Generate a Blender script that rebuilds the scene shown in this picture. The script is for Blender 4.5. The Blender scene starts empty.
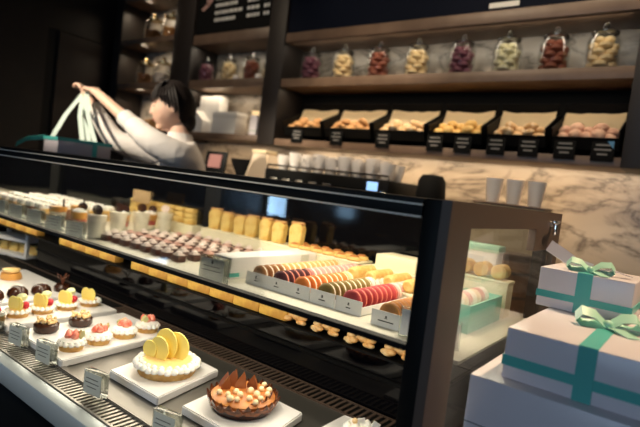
import bpy, bmesh, math, random
from mathutils import Vector, Matrix, Euler
random.seed(7)
PI = math.pi
scene = bpy.context.scene
COL = scene.collection

# ------------------------------------------------------------------ materials
def mat(name, col, rough=0.5, metal=0.0, emit=None, estr=0.0, spec=None, coat=0.0, sss=0.0,
        noise=None, bump=None, trans=0.0):
    m = bpy.data.materials.new(name)
    m.use_nodes = True
    nt = m.node_tree
    b = nt.nodes['Principled BSDF']
    b.inputs['Base Color'].default_value = (*col, 1)
    b.inputs['Roughness'].default_value = rough
    b.inputs['Metallic'].default_value = metal
    if spec is not None: b.inputs['Specular IOR Level'].default_value = spec
    if coat: b.inputs['Coat Weight'].default_value = coat
    if sss:
        b.inputs['Subsurface Weight'].default_value = sss
        b.inputs['Subsurface Radius'].default_value = (0.01, 0.006, 0.004)
    if emit:
        b.inputs['Emission Color'].default_value = (*emit, 1)
        b.inputs['Emission Strength'].default_value = estr
    tc = nt.nodes.new('ShaderNodeTexCoord')
    if noise:                                    # (second colour, scale, lo, hi)
        c2, sc, lo, hi = noise
        n = nt.nodes.new('ShaderNodeTexNoise'); n.inputs['Scale'].default_value = sc
        n.inputs['Detail'].default_value = 4
        r = nt.nodes.new('ShaderNodeValToRGB')
        r.color_ramp.elements[0].position = lo; r.color_ramp.elements[1].position = hi
        r.color_ramp.elements[0].color = (*col, 1); r.color_ramp.elements[1].color = (*c2, 1)
        nt.links.new(tc.outputs['Object'], n.inputs['Vector'])
        nt.links.new(n.outputs['Fac'], r.inputs['Fac'])
        nt.links.new(r.outputs['Color'], b.inputs['Base Color'])
    if bump:                                     # (scale, strength, distance)
        n = nt.nodes.new('ShaderNodeTexNoise'); n.inputs['Scale'].default_value = bump[0]
        bp = nt.nodes.new('ShaderNodeBump'); bp.inputs['Strength'].default_value = bump[1]
        bp.inputs['Distance'].default_value = bump[2]
        nt.links.new(tc.outputs['Object'], n.inputs['Vector'])
        nt.links.new(n.outputs['Fac'], bp.inputs['Height'])
        nt.links.new(bp.outputs['Normal'], b.inputs['Normal'])
    return m

def glass_mat(name, tint=(0.97, 0.98, 0.97), refl=0.5, rough=0.02):
    m = bpy.data.materials.new(name); m.use_nodes = True
    nt = m.node_tree; nt.nodes.clear()
    out = nt.nodes.new('ShaderNodeOutputMaterial')
    t = nt.nodes.new('ShaderNodeBsdfTransparent'); t.inputs['Color'].default_value = (*tint, 1)
    g = nt.nodes.new('ShaderNodeBsdfGlossy'); g.inputs['Roughness'].default_value = rough
    lw = nt.nodes.new('ShaderNodeFresnel'); lw.inputs['IOR'].default_value = 1.45
    mu = nt.nodes.new('ShaderNodeMath'); mu.operation = 'MULTIPLY'; mu.inputs[1].default_value = refl
    mx = nt.nodes.new('ShaderNodeMixShader')
    nt.links.new(lw.outputs['Fac'], mu.inputs[0]); nt.links.new(mu.outputs[0], mx.inputs['Fac'])
    nt.links.new(t.outputs[0], mx.inputs[1]); nt.links.new(g.outputs[0], mx.inputs[2])
    nt.links.new(mx.outputs[0], out.inputs['Surface'])
    return m

def marble_mat():
    m = bpy.data.materials.new('veined_marble'); m.use_nodes = True
    nt = m.node_tree; b = nt.nodes['Principled BSDF']
    b.inputs['Roughness'].default_value = 0.28
    tc = nt.nodes.new('ShaderNodeTexCoord')
    mp = nt.nodes.new('ShaderNodeMapping'); mp.inputs['Rotation'].default_value = (0.0, 0.75, 0.3)
    mp.inputs['Scale'].default_value = (1.0, 1.0, 2.4)
    nt.links.new(tc.outputs['Object'], mp.inputs['Vector'])
    n1 = nt.nodes.new('ShaderNodeTexNoise'); n1.inputs['Scale'].default_value = 2.3
    n1.inputs['Detail'].default_value = 9; n1.inputs['Roughness'].default_value = 0.62; n1.inputs['Distortion'].default_value = 0.9
    nt.links.new(mp.outputs[0], n1.inputs['Vector'])
    s = nt.nodes.new('ShaderNodeMath'); s.operation = 'SUBTRACT'; s.inputs[1].default_value = 0.5
    a = nt.nodes.new('ShaderNodeMath'); a.operation = 'ABSOLUTE'
    nt.links.new(n1.outputs['Fac'], s.inputs[0]); nt.links.new(s.outputs[0], a.inputs[0])
    r = nt.nodes.new('ShaderNodeValToRGB')
    e = r.color_ramp.elements
    e[0].position = 0.0; e[0].color = (0.17, 0.145, 0.12, 1)
    e[1].position = 0.065; e[1].color = (0.60, 0.53, 0.44, 1)
    e2 = e.new(0.018); e2.color = (0.40, 0.35, 0.29, 1)
    nt.links.new(a.outputs[0], r.inputs['Fac'])
    n2 = nt.nodes.new('ShaderNodeTexNoise'); n2.inputs['Scale'].default_value = 1.6; n2.inputs['Detail'].default_value = 3
    nt.links.new(mp.outputs[0], n2.inputs['Vector'])
    r2 = nt.nodes.new('ShaderNodeValToRGB'); r2.color_ramp.elements[0].position = 0.35; r2.color_ramp.elements[1].position = 0.68
    r2.color_ramp.elements[0].color = (0.62, 0.60, 0.58, 1); r2.color_ramp.elements[1].color = (1, 1, 1, 1)
    nt.links.new(n2.outputs['Fac'], r2.inputs['Fac'])
    mx = nt.nodes.new('ShaderNodeMixRGB'); mx.blend_type = 'MULTIPLY'; mx.inputs['Fac'].default_value = 1
    nt.links.new(r.outputs[0], mx.inputs[1]); nt.links.new(r2.outputs[0], mx.inputs[2])
    nt.links.new(mx.outputs[0], b.inputs['Base Color'])
    return m

M = {}
M['marble'] = marble_mat()
M['wall_dark'] = mat('dark_stained_panelling', (0.012, 0.009, 0.008), 0.55, noise=((0.02, 0.014, 0.012), 6, 0.4, 0.7))
M['door_dark'] = mat('dark_door_veneer', (0.017, 0.011, 0.010), 0.5, noise=((0.024, 0.015, 0.013), 7, 0.4, 0.7))
M['gap'] = mat('black_gap', (0.002, 0.002, 0.002), 0.8)
M['floor'] = mat('dark_stone_floor', (0.03, 0.027, 0.025), 0.5, noise=((0.045, 0.04, 0.036), 5, 0.4, 0.6))
M['ceil'] = mat('ceiling_paint', (0.10, 0.09, 0.08), 0.8)
M['wall'] = mat('wall_paint', (0.06, 0.055, 0.05), 0.8)
M['wood'] = mat('walnut_shelf', (0.13, 0.082, 0.055), 0.45, noise=((0.19, 0.125, 0.085), 8, 0.35, 0.7))
M['wood_dark'] = mat('wenge_upright', (0.018, 0.013, 0.011), 0.5)
M['navy'] = mat('navy_board', (0.004, 0.006, 0.014), 0.75, spec=0.1)
M['black'] = mat('black_lacquer', (0.004, 0.004, 0.004), 0.5, spec=0.12)
M['black_matt'] = mat('black_matt', (0.005, 0.005, 0.005), 0.75, spec=0.12)
M['bronze'] = mat('bronze_frame', (0.085, 0.055, 0.040), 0.5)
M['alu'] = mat('brushed_aluminium', (0.62, 0.58, 0.52), 0.3, metal=1.0)
M['steel'] = mat('brushed_steel', (0.21, 0.20, 0.18), 0.40, metal=0.85, bump=(60, 0.05, 0.001))
M['slat'] = mat('grille_slat_steel', (0.34, 0.32, 0.28), 0.4, metal=0.7)
M['trim'] = mat('pale_metal_trim', (0.75, 0.68, 0.58), 0.5, metal=0.3)
M['lip_steel'] = mat('satin_lip_steel', (0.50, 0.56, 0.58), 0.45, metal=0.5)
M['chrome'] = mat('chrome', (0.85, 0.85, 0.86), 0.12, metal=1.0)
M['tinted'] = mat('black_tinted_glass', (0.003, 0.003, 0.004), 0.06, spec=0.3)
M['glass'] = glass_mat('clear_case_glass', (0.95, 0.96, 0.95), 0.5)
M['glass_jar'] = glass_mat('jar_glass', (0.98, 0.985, 0.985), 0.28)
M['glass_lid'] = glass_mat('jar_lid_glass', (0.80, 0.80, 0.78), 2.2, 0.12)
M['acrylic'] = glass_mat('acrylic_block', (0.90, 0.93, 0.90), 0.8, 0.08)
M['shelf_white'] = mat('white_shelf_liner', (0.70, 0.66, 0.54), 0.35)
M['board'] = mat('white_marble_board', (0.80, 0.79, 0.77), 0.3, noise=((0.72, 0.71, 0.70), 14, 0.45, 0.75))
M['cream_riser'] = mat('cream_riser', (0.86, 0.80, 0.58), 0.4)
M['white'] = mat('white_card', (0.74, 0.73, 0.71), 0.55)
M['giftwhite'] = mat('glossy_white_gift_paper', (0.76, 0.70, 0.73), 0.25)
M['teal'] = mat('teal_ribbon', (0.085, 0.46, 0.41), 0.35)
M['mint_bow'] = mat('mint_satin_bow', (0.42, 0.72, 0.56), 0.35)
M['mint'] = mat('mint_box_card', (0.30, 0.72, 0.58), 0.45)
M['ink'] = mat('printed_ink', (0.03, 0.03, 0.03), 0.7)
M['chalk'] = mat('menu_white_lettering', (0.75, 0.73, 0.68), 0.7)
M['tagface'] = mat('grey_green_tag_card', (0.52, 0.54, 0.48), 0.5)
M['crust'] = mat('baked_tart_crust', (0.70, 0.44, 0.15), 0.7, noise=((0.50, 0.26, 0.07), 60, 0.4, 0.7), bump=(150, 0.4, 0.002))
M['cream'] = mat('whipped_cream', (0.88, 0.86, 0.80), 0.5, sss=0.15)
M['yolk'] = mat('lemon_chocolate_disc', (0.93, 0.77, 0.20), 0.45)
M['curd'] = mat('lemon_curd', (0.90, 0.62, 0.24), 0.35)
M['choc'] = mat('dark_chocolate', (0.045, 0.014, 0.006), 0.25)
M['milk'] = mat('milk_chocolate', (0.20, 0.06, 0.022), 0.3)
M['caramel'] = mat('caramel_glaze', (0.42, 0.14, 0.03), 0.4, noise=((0.60, 0.24, 0.05), 45, 0.4, 0.65))
M['nut'] = mat('roasted_hazelnut', (0.76, 0.50, 0.20), 0.5, noise=((0.88, 0.68, 0.38), 120, 0.4, 0.7))
M['straw'] = mat('strawberry', (0.78, 0.16, 0.10), 0.35, noise=((0.88, 0.42, 0.30), 120, 0.4, 0.65))
M['rasp'] = mat('raspberry', (0.55, 0.02, 0.04), 0.4, bump=(400, 0.6, 0.002))
M['leaf'] = mat('pale_green_leaf_chip', (0.62, 0.62, 0.28), 0.5)
M['pistache'] = mat('pistachio_shell', (0.66, 0.68, 0.36), 0.6)
M['pastry'] = mat('golden_pastry', (0.62, 0.36, 0.09), 0.6, noise=((0.78, 0.55, 0.20), 60, 0.4, 0.7))
M['pastry_y'] = mat('yellow_sponge', (0.82, 0.60, 0.20), 0.6, noise=((0.66, 0.38, 0.07), 45, 0.45, 0.7))
M['amber_reflection'] = mat('amber_reflection', (0.78, 0.47, 0.08), 0.55, noise=((0.60, 0.30, 0.05), 35, 0.42, 0.62))  # yellow of the reflected strip put into the added bars
M['gold_reflection'] = mat('golden_strip_reflection', (0.80, 0.42, 0.12), 0.5, noise=((0.86, 0.62, 0.30), 60, 0.4, 0.7))  # orange end of the reflected strip put into the added clumps
M['cookie'] = mat('brown_cookie', (0.55, 0.30, 0.12), 0.7, noise=((0.38, 0.18, 0.06), 50, 0.45, 0.65))
M['cookie_l'] = mat('pale_cookie', (0.60, 0.38, 0.18), 0.7, noise=((0.85, 0.68, 0.45), 50, 0.45, 0.65))
M['cookie_p'] = mat('pink_meringue', (0.64, 0.40, 0.28), 0.7, noise=((0.50, 0.26, 0.18), 40, 0.45, 0.65))
M['paper'] = mat('greaseproof_paper', (0.74, 0.60, 0.38), 0.7)
M['verrine'] = mat('milky_dessert', (0.86, 0.80, 0.66), 0.4)
M['berry'] = mat('berry_layer', (0.55, 0.06, 0.05), 0.35)
M['orange'] = mat('orange_sponge', (0.80, 0.38, 0.08), 0.4)
M['gold'] = mat('brass_lid', (0.75, 0.58, 0.30), 0.25, metal=1.0)
M['skin'] = mat('skin', (0.72, 0.45, 0.33), 0.5, sss=0.1)
M['lip'] = mat('lips', (0.55, 0.20, 0.17), 0.45)
M['hair'] = mat('dark_brown_hair', (0.010, 0.006, 0.005), 0.62, spec=0.2)
M['shirt'] = mat('white_cotton_shirt', (0.72, 0.66, 0.62), 0.8, bump=(18, 0.35, 0.02))
M['trouser'] = mat('black_trousers', (0.01, 0.01, 0.01), 0.8)
M['eye'] = mat('eye_dark', (0.02, 0.015, 0.012), 0.3)
M['screen'] = mat('blue_display', (0.05, 0.1, 0.2), 0.3, emit=(0.35, 0.60, 1.0), estr=1.2)
M['porcelain'] = mat('white_porcelain', (0.80, 0.74, 0.68), 0.25)
M['basket'] = mat('wood_tub', (0.40, 0.20, 0.08), 0.6, noise=((0.26, 0.12, 0.05), 12, 0.4, 0.65))
M['pane'] = mat('daylit_window', (0.5, 0.6, 0.7), 0.5, emit=(0.55, 0.75, 1.0), estr=2.6)
M['pane3'] = mat('added_glint_pane', (0.4, 0.5, 0.6), 0.5, emit=(0.40, 0.66, 1.0), estr=10.0)  # glow of the pane added for a blue glint
M['pane2'] = mat('added_low_pane', (0.4, 0.5, 0.6), 0.5, emit=(0.45, 0.68, 1.0), estr=2.5)  # glow of the low pane added for a blue streak
M['pinkscreen'] = mat('pinkish_photo_print', (0.35, 0.16, 0.15), 0.5)
M['pinkart'] = mat('pink_leaf_print', (0.50, 0.30, 0.26), 0.7)
M['ribbon_pale'] = mat('pale_mint_ribbon', (0.58, 0.68, 0.62), 0.4)
M['lilac'] = mat('lilac_box_card', (0.55, 0.48, 0.50), 0.5)
_mac = {}
def macmat(c):
    if c not in _mac:
        _mac[c] = mat('macaron_' + c, {
            'brown': (0.36, 0.15, 0.045), 'tan': (0.72, 0.36, 0.12), 'pale': (0.86, 0.66, 0.46), 'maroon': (0.10, 0.018, 0.025),
            'rose': (0.66, 0.30, 0.27), 'orange': (0.74, 0.20, 0.03), 'peach': (0.90, 0.58, 0.28), 'olive': (0.24, 0.16, 0.035),
            'ivory': (0.86, 0.76, 0.66), 'red': (0.48, 0.045, 0.05), 'pink': (0.80, 0.42, 0.36), 'caramel': (0.58, 0.24, 0.06),
            'creamfill': (0.90, 0.80, 0.62), 'darkfill': (0.10, 0.03, 0.015), 'jam': (0.75, 0.22, 0.14), 'purple': (0.22, 0.075, 0.11),
            'yellow': (0.85, 0.68, 0.40), 'green': (0.76, 0.72, 0.50), 'redbrown': (0.30, 0.095, 0.055)}[c], 0.6)
    return _mac[c]

# ------------------------------------------------------------------ geometry
def BM(): return bmesh.new()
def TR(c=(0, 0, 0), rot=(0, 0, 0), s=(1, 1, 1)):
    return Matrix.Translation(c) @ Euler(rot).to_matrix().to_4x4() @ Matrix.Diagonal((*s, 1))
def box(bm, c, s, bev=0.0, rot=(0, 0, 0), seg=2):
    r = bmesh.ops.create_cube(bm, size=1.0, matrix=TR(c, rot, s))
    if bev > 0:
        es = {e for v in r['verts'] for e in v.link_edges}
        bmesh.ops.bevel(bm, geom=list(es), offset=bev, segments=seg, affect='EDGES', profile=0.5)
def span(bm, x0, x1, y0, y1, z0, z1, bev=0.0):
    box(bm, ((x0 + x1) / 2, (y0 + y1) / 2, (z0 + z1) / 2), (abs(x1 - x0), abs(y1 - y0), abs(z1 - z0)), bev)
def ball(bm, c, s, rot=(0, 0, 0), u=14, v=9):
    if not hasattr(s, '__len__'): s = (s, s, s)
    bmesh.ops.create_uvsphere(bm, u_segments=u, v_segments=v, radius=1.0, matrix=TR(c, rot, s))
def lathe(bm, prof, seg=24, c=(0, 0, 0), rot=(0, 0, 0), wob=None):
    T = TR(c, rot); rings = []
    for (r, z) in prof:
        if r < 1e-6: rings.append([bm.verts.new(T @ Vector((0, 0, z)))])
        else:
            rings.append([bm.verts.new(T @ Vector((r * (wob(k, r, z) if wob else 1) * math.cos(2 * PI * k / seg),
                                                   r * (wob(k, r, z) if wob else 1) * math.sin(2 * PI * k / seg), z))) for k in range(seg)])
    for a, b in zip(rings, rings[1:]):
        for k in range(seg):
            k2 = (k + 1) % seg
            if len(a) == 1 and len(b) == 1: continue
            if len(a) == 1: bm.faces.new((a[0], b[k], b[k2]))
            elif len(b) == 1: bm.faces.new((a[k], b[0], a[k2]))
            else: bm.faces.new((a[k], b[k], b[k2], a[k2]))
    if len(rings[0]) > 1: bm.faces.new(rings[0])
    if len(rings[-1]) > 1: bm.faces.new(rings[-1][::-1])
def prism(bm, pts, d, M4=Matrix.Identity(4)):
    a = [bm.verts.new(M4 @ Vector((x, y, -d / 2))) for x, y in pts]
    b = [bm.verts.new(M4 @ Vector((x, y, d / 2))) for x, y in pts]
    n = len(pts)
    bm.faces.new(a[::-1]); bm.faces.new(b)
    for k in range(n): bm.faces.new((a[k], a[(k + 1) % n], b[(k + 1) % n], b[k]))
def tube(bm, path, r, seg=8, flat=1.0):
    path = [Vector(p) for p in path]; rings = []
    for i, p in enumerate(path):
        t = (path[min(i + 1, len(path) - 1)] - path[max(i - 1, 0)]).normalized()
        u = t.cross(Vector((0, 0, 1)))
        if u.length < 1e-3: u = t.cross(Vector((0, 1, 0)))
        u.normalize(); w = t.cross(u)
        rr = r[i] if hasattr(r, '__len__') else r
        rings.append([bm.verts.new(p + rr * (math.cos(2 * PI * k / seg) * u + flat * math.sin(2 * PI * k / seg) * w)) for k in range(seg)])
    for a, b in zip(rings, rings[1:]):
        for k in range(seg): bm.faces.new((a[k], a[(k + 1) % seg], b[(k + 1) % seg], b[k]))
    bm.faces.new(rings[0][::-1]); bm.faces.new(rings[-1])
def strip(bm, path, w, wd, th=0.0012):
    """a ribbon of width w along path, wd = width direction"""
    wd = Vector(wd).normalized(); path = [Vector(p) for p in path]; rows = []
    for i, p in enumerate(path):
        t = (path[min(i + 1, len(path) - 1)] - path[max(i - 1, 0)]).normalized()
        n = t.cross(wd).normalized() * th / 2
        h = wd * w / 2
        rows.append([bm.verts.new(p - h - n), bm.verts.new(p + h - n), bm.verts.new(p + h + n), bm.verts.new(p - h + n)])
    for a, b in zip(rows, rows[1:]):
        for k in range(4): bm.faces.new((a[k], a[(k + 1) % 4], b[(k + 1) % 4], b[k]))
    bm.faces.new(rows[0][::-1]); bm.faces.new(rows[-1])
def mesh(name, bm, m, smooth=True, ang=40):
    bmesh.ops.recalc_face_normals(bm, faces=bm.faces[:])
    me = bpy.data.meshes.new(name); bm.to_mesh(me); bm.free()
    me.materials.append(m)
    if smooth:
        me.shade_smooth(); me.set_sharp_from_angle(angle=math.radians(ang))
    return me
def link(name, me, parent=None, loc=(0, 0, 0), rot=(0, 0, 0), scale=(1, 1, 1)):
    o = bpy.data.objects.new(name, me); COL.objects.link(o)
    o.location = loc; o.rotation_euler = rot; o.scale = scale
    if parent is not None: o.parent = parent
    return o
def obj(name, bm, m, parent=None, loc=(0, 0, 0), rot=(0, 0, 0), smooth=True, ang=40):
    return link(name, mesh(name, bm, m, smooth, ang), parent, loc, rot)
def tag(o, label, cat, group=None):
    o['label'] = label; o['category'] = cat
    if group: o['group'] = group
    return o
def thing(name, label, cat, loc=(0, 0, 0), rot=(0, 0, 0), group=None, scale=(1, 1, 1)):
    o = link(name, None, None, loc, rot, scale); return tag(o, label, cat, group)
def struct(name, bm, m, smooth=False):
    o = obj(name, bm, m, smooth=smooth); o['kind'] = 'structure'; return o
def inst(name, parts, label, cat, loc, rot=(0, 0, 0), group=None, scale=(1, 1, 1)):
    """one more thing built from shared part meshes: parts = [(part name, mesh, loc, [sub-parts])]"""
    t = thing(name, label, cat, loc, rot, group, scale)
    def rec(par, ps):
        for p in ps:
            o = link(p[0], p[1], par, p[2] if len(p) > 2 else (0, 0, 0))
            if len(p) > 3: rec(o, p[3])
    rec(t, parts); return t

# ------------------------------------------------------------------ camera
EYE = Vector((0, 0, 1.2)); FPX = 504.0
ax = Vector((0.79228867, 0.1306685, -0.59599028))      # world X, Y, Z axes seen in (right, down, forward)
ay = Vector((0.59804899, 0.02723523, 0.80099666))
az = Vector((0.12089697, -0.99105196, -0.056568))
right = Vector((ax.x, ay.x, az.x)); down = Vector((ax.y, ay.y, az.y)); fwd = Vector((ax.z, ay.z, az.z))
cam = bpy.data.cameras.new('camera'); camo = bpy.data.objects.new('camera', cam); COL.objects.link(camo)
mw = Matrix.Identity(4)
for i in range(3):
    mw[i][0] = right[i]; mw[i][1] = -down[i]; mw[i][2] = -fwd[i]; mw[i][3] = EYE[i]
camo.matrix_world = mw
cam.sensor_fit = 'HORIZONTAL'; cam.sensor_width = 36.0; cam.lens = 36.0 * FPX / 640
cam.clip_start = 0.02
cam.dof.use_dof = True; cam.dof.focus_distance = 0.98; cam.dof.aperture_fstop = 3.2
scene.camera = camo

# ------------------------------------------------------------------ the room
bm = BM(); span(bm, -3.95, 2.0, -3.0, 2.45, -0.05, 0.0); struct('floor', bm, M['floor'])
bm = BM(); span(bm, -3.95, 2.0, -3.0, 2.45, 2.9, 2.95); struct('ceiling', bm, M['ceil'])
bm = BM(); span(bm, -3.95, 2.0, 2.43, 2.5, 0.0, 2.9); struct('wall_back', bm, M['marble'])
bm = BM(); span(bm, 2.0, 2.05, -3.0, 2.5, 0.0, 2.9); struct('wall_right', bm, M['wall'])
bm = BM()
span(bm, -3.95, -1.2, -3.05, -3.0, 0, 2.9); span(bm, 1.2, 2.0, -3.05, -3.0, 0, 2.9)
span(bm, -1.2, 1.2, -3.05, -3.0, 0, 0.9); span(bm, -1.2, 1.2, -3.05, -3.0, 2.4, 2.9)
struct('wall_front', bm, M['wall'])
wf = BM(); span(wf, -1.2, 1.2, -3.09, -3.06, 0.9, 2.4); wo = struct('window_1', wf, M['pane'])
f = BM(); span(f, -1.2, 1.2, -3.055, -3.02, 0.9, 0.95); span(f, -1.2, 1.2, -3.055, -3.02, 2.35, 2.4)
for x in (-1.2, -0.42, 0.36, 1.15): span(f, x, x + 0.05, -3.055, -3.02, 0.95, 2.35)
obj('window_frame', f, M['black_matt'], wo)
w2 = BM(); span(w2, -3.88, -3.62, -2.999, -2.995, 0.80, 1.14); struct('added_pane_1', w2, M['pane3'])  # blue pane added for its reflection in the front glass
w3 = BM(); span(w3, -3.949, -3.94, -1.75, -0.95, 0.04, 0.34); w3o = struct('added_pane_2', w3, M['pane2'])  # unseen low pane added to mirror a blue streak in the lower panel
f = BM(); span(f, -3.949, -3.93, -1.40, -1.28, 0.04, 0.34); span(f, -3.949, -3.93, -1.80, -0.90, 0.34, 0.40); obj('window_frame', f, M['black_matt'], w3o)  # bars around the added low pane
bm = BM(); span(bm, -4.0, -3.95, -3.0, 2.45, 0, 2.9); struct('wall_left', bm, M['wall_dark'])
d = BM(); span(d, -3.95, -3.925, 0.86, 1.72, 0.0, 2.1); dr = struct('door_1', d, M['wall_dark'])
d = BM(); span(d, -3.95, -3.935, 1.72, 1.80, 0.0, 2.1); obj('jamb_gap', d, M['gap'], dr)
d = BM(); span(d, -3.95, -3.92, 1.80, 2.19, 0.0, 2.09); obj('side_panel', d, M['door_dark'], dr)
d = BM(); tube(d, [(-3.90, 1.66, 1.0), (-3.88, 1.66, 1.02), (-3.88, 1.66, 1.16), (-3.90, 1.66, 1.18)], 0.008); obj('door_handle', d, M['steel'], dr)
bm = BM(); span(bm, -3.95, -3.93, 0.8, 2.18, 2.10, 2.14); struct('trim_1', bm, M['wall_dark'])

# ------------------------------------------------------------------ pastry case
CX, CY = -2.0, 0.43
case = thing('display_case', 'long dark glass pastry display case with steel lower deck and white upper shelf', 'display case', (CX, CY, 0))
def cp(name, bm, m, parent=None, smooth=True):
    o = obj(name, bm, m, parent or case, smooth=smooth)
    o.location = (-CX, -CY, 0) if parent is None else (0, 0, 0)
    return o
XL, XR, SH, DK = -3.72, -0.27, 0.945, 0.775
b = BM(); span(b, XL, XR, 0.44, 1.33, 0.0, 0.735); cp('base_cabinet', b, M['black'])
b = BM(); span(b, XL, XR, 0.505, 0.80, 0.74, DK); span(b, XL, XR, 0.5, 0.512, DK, DK + 0.004); cp('deck', b, M['steel'])
b = BM(); span(b, XL, XR, 0.80, 1.32, 0.74, DK - 0.0005); cp('rear_deck', b, M['black_matt'])
b = BM(); span(b, XL, XR, 0.428, 0.454, 0.735, DK, 0.003); cp('front_lip', b, M['lip_steel'])
b = BM(); span(b, XL, XR, 0.454, 0.458, DK - 0.006, DK + 0.002); span(b, XL, XR, 0.499, 0.5035, DK - 0.006, DK + 0.002)
x = -2.6
while x < XR:
    span(b, x, x + 0.0055, 0.457, 0.50, DK - 0.008, DK - 0.0005); x += 0.0115
cp('air_grille', b, M['slat'])
b = BM(); span(b, XL, XR, 0.455, 0.505, 0.74, 0.752); cp('grille_channel', b, M['gap'])
b = BM()
span(b, -2.6, XR, 0.80, 0.804, DK, DK + 0.003); span(b, -2.6, XR, 0.852, 0.856, DK, DK + 0.003)
x = -1.3
while x < XR:
    span(b, x, x + 0.006, 0.804, 0.852, DK + 0.0, DK + 0.002); x += 0.014
cp('rear_grille', b, M['bronze'])
b = BM(); span(b, -1.9, XR - 0.005, 0.862, 0.867, DK, 0.912); cp('lower_rear_panel', b, M['tinted'])
b = BM(); span(b, -1.9, XR - 0.005, 0.857, 0.862, 0.838, 0.846); cp('lower_rear_rail', b, M['black'])
b = BM(); span(b, XL, -0.275, 0.79, 1.30, SH - 0.006, SH, 0.001); cp('upper_shelf', b, M['shelf_white'])
b = BM(); span(b, XL, -0.275, 0.786, 0.7895, SH - 0.006, SH + 0.001); cp('shelf_edge', b, M['alu'])
b = BM(); span(b, -2.4, -0.278, 0.783, 0.861, 0.908, 0.912); cp('added_ledge', b, M['black'])  # ledge added to carry the stand-ins for the yellow reflection strip
b = BM(); span(b, XL, -0.284, 0.607, 0.613, 1.004, 1.174); cp('front_glass', b, M['glass'])
b = BM(); span(b, XL, -0.284, 0.602, 0.618, 0.997, 1.005); cp('glass_bottom_rail', b, M['black'])
b = BM(); span(b, XL, -0.284, 0.602, 0.66, 1.172, 1.199, 0.002); cp('top_rail', b, M['black'])
for z in (1.1905, 1.1745):
    b = BM(); span(b, XL, -0.284, 0.5985, 0.603, z - 0.0012, z + 0.0012); cp('bright_trim', b, M['trim'])
b = BM(); span(b, XL, -0.272, 0.66, 1.315, 1.193, 1.199); cp('top_panel', b, M['black'])
b = BM(); span(b, -0.284, -0.2595, 0.604, 0.66, DK, 1.2, 0.002); cp('corner_post', b, M['black']); b = BM(); span(b, -0.30, -0.272, 1.255, 1.312, DK, 1.193); cp('corner_post', b, M['black'])
b = BM()
span(b, -0.2595, -0.246, 0.604, 1.25, 1.165, 1.2005); span(b, -0.2595, -0.246, 1.035, 1.25, 1.122, 1.165)
span(b, -0.2595, -0.246, 1.215, 1.25, DK, 1.122); span(b, -0.2595, -0.246, 0.604, 0.682, DK, 1.165)
cp('end_frame', b, M['bronze'])
b = BM(); span(b, -0.257, -0.252, 0.682, 1.215, DK, 1.165); cp('end_glass', b, M['glass'])
b = BM()
lathe(b, [(0.008, 0), (0.008, 0.006), (0.006, 0.008), (0.006, 0.014), (0, 0.014)], 14, (-0.246, 1.15, 1.176), (0, PI / 2, 0))
box(b, (-0.232, 1.13, 1.182), (0.008, 0.05, 0.006), 0.002); box(b, (-0.236, 1.148, 1.168), (0.008, 0.012, 0.028), 0.003)
cp('lock_latch', b, M['chrome'])
b = BM(); span(b, XL, -0.53, 1.306, 1.312, SH - 0.01, 1.193); span(b, XL, -0.53, 1.306, 1.312, DK, SH - 0.01); cp('rear_panel', b, M['tinted'])
for x in (-1.505, -2.75):
    b = BM(); span(b, x, x + 0.085, 1.28, 1.305, SH, 1.193); cp('rear_mullion', b, M['black'])
b = BM(); span(b, XL, XL + 0.02, 0.45, 1.32, 0.735, 1.2); cp('left_end_panel', b, M['black'])

# ------------------------------------------------------------------ white boards on the deck
def slab(name, label, q, z0, th):
    """q = four corners, counter-clockwise"""
    cx = sum(p[0] for p in q) / 4; cy = sum(p[1] for p in q) / 4
    b = BM(); prism(b, [(p[0] - cx, p[1] - cy) for p in q], th, Matrix.Translation((0, 0, th / 2)))
    bmesh.ops.recalc_face_normals(b, faces=b.faces[:])
    bmesh.ops.bevel(b, geom=b.edges[:], offset=0.002, segments=2, affect='EDGES')
    o = obj(name, b, M['board'], None, (cx, cy, z0)); return tag(o, label, 'serving board', 'white serving boards on the deck')
BT = 0.016; BZ = DK + 0.0005; TZ = BZ + BT
slab('serving_board', 'white slab board under the large lemon tart', [(-0.874, 0.552), (-0.717, 0.552), (-0.753, 0.726), (-0.912, 0.731)], BZ, BT)
slab('serving_board', 'white slab board under the chocolate hazelnut tart', [(-0.668, 0.566), (-0.49, 0.566), (-0.516, 0.715), (-0.690, 0.72)], BZ, BT)
slab('serving_board', 'long white slab board under the strawberry tarts and nut tarts', [(-1.185, 0.506), (-0.965, 0.503), (-0.998, 0.785), (-1.205, 0.785)], BZ, BT)
slab('serving_board', 'white slab board under the row of small yellow disc tarts', [(-1.39, 0.506), (-1.225, 0.503), (-1.235, 0.785), (-1.39, 0.785)], BZ, BT)
slab('serving_board', 'white slab board under the dark glossy domes at the far left', [(-1.80, 0.506), (-1.42, 0.506), (-1.42, 0.785), (-1.80, 0.785)], BZ, BT)
slab('serving_board', 'white board corner under the cream cake at the bottom edge', [(-0.475, 0.66), (-0.335, 0.66), (-0.335, 0.79), (-0.475, 0.79)], BZ, 0.006)

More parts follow.
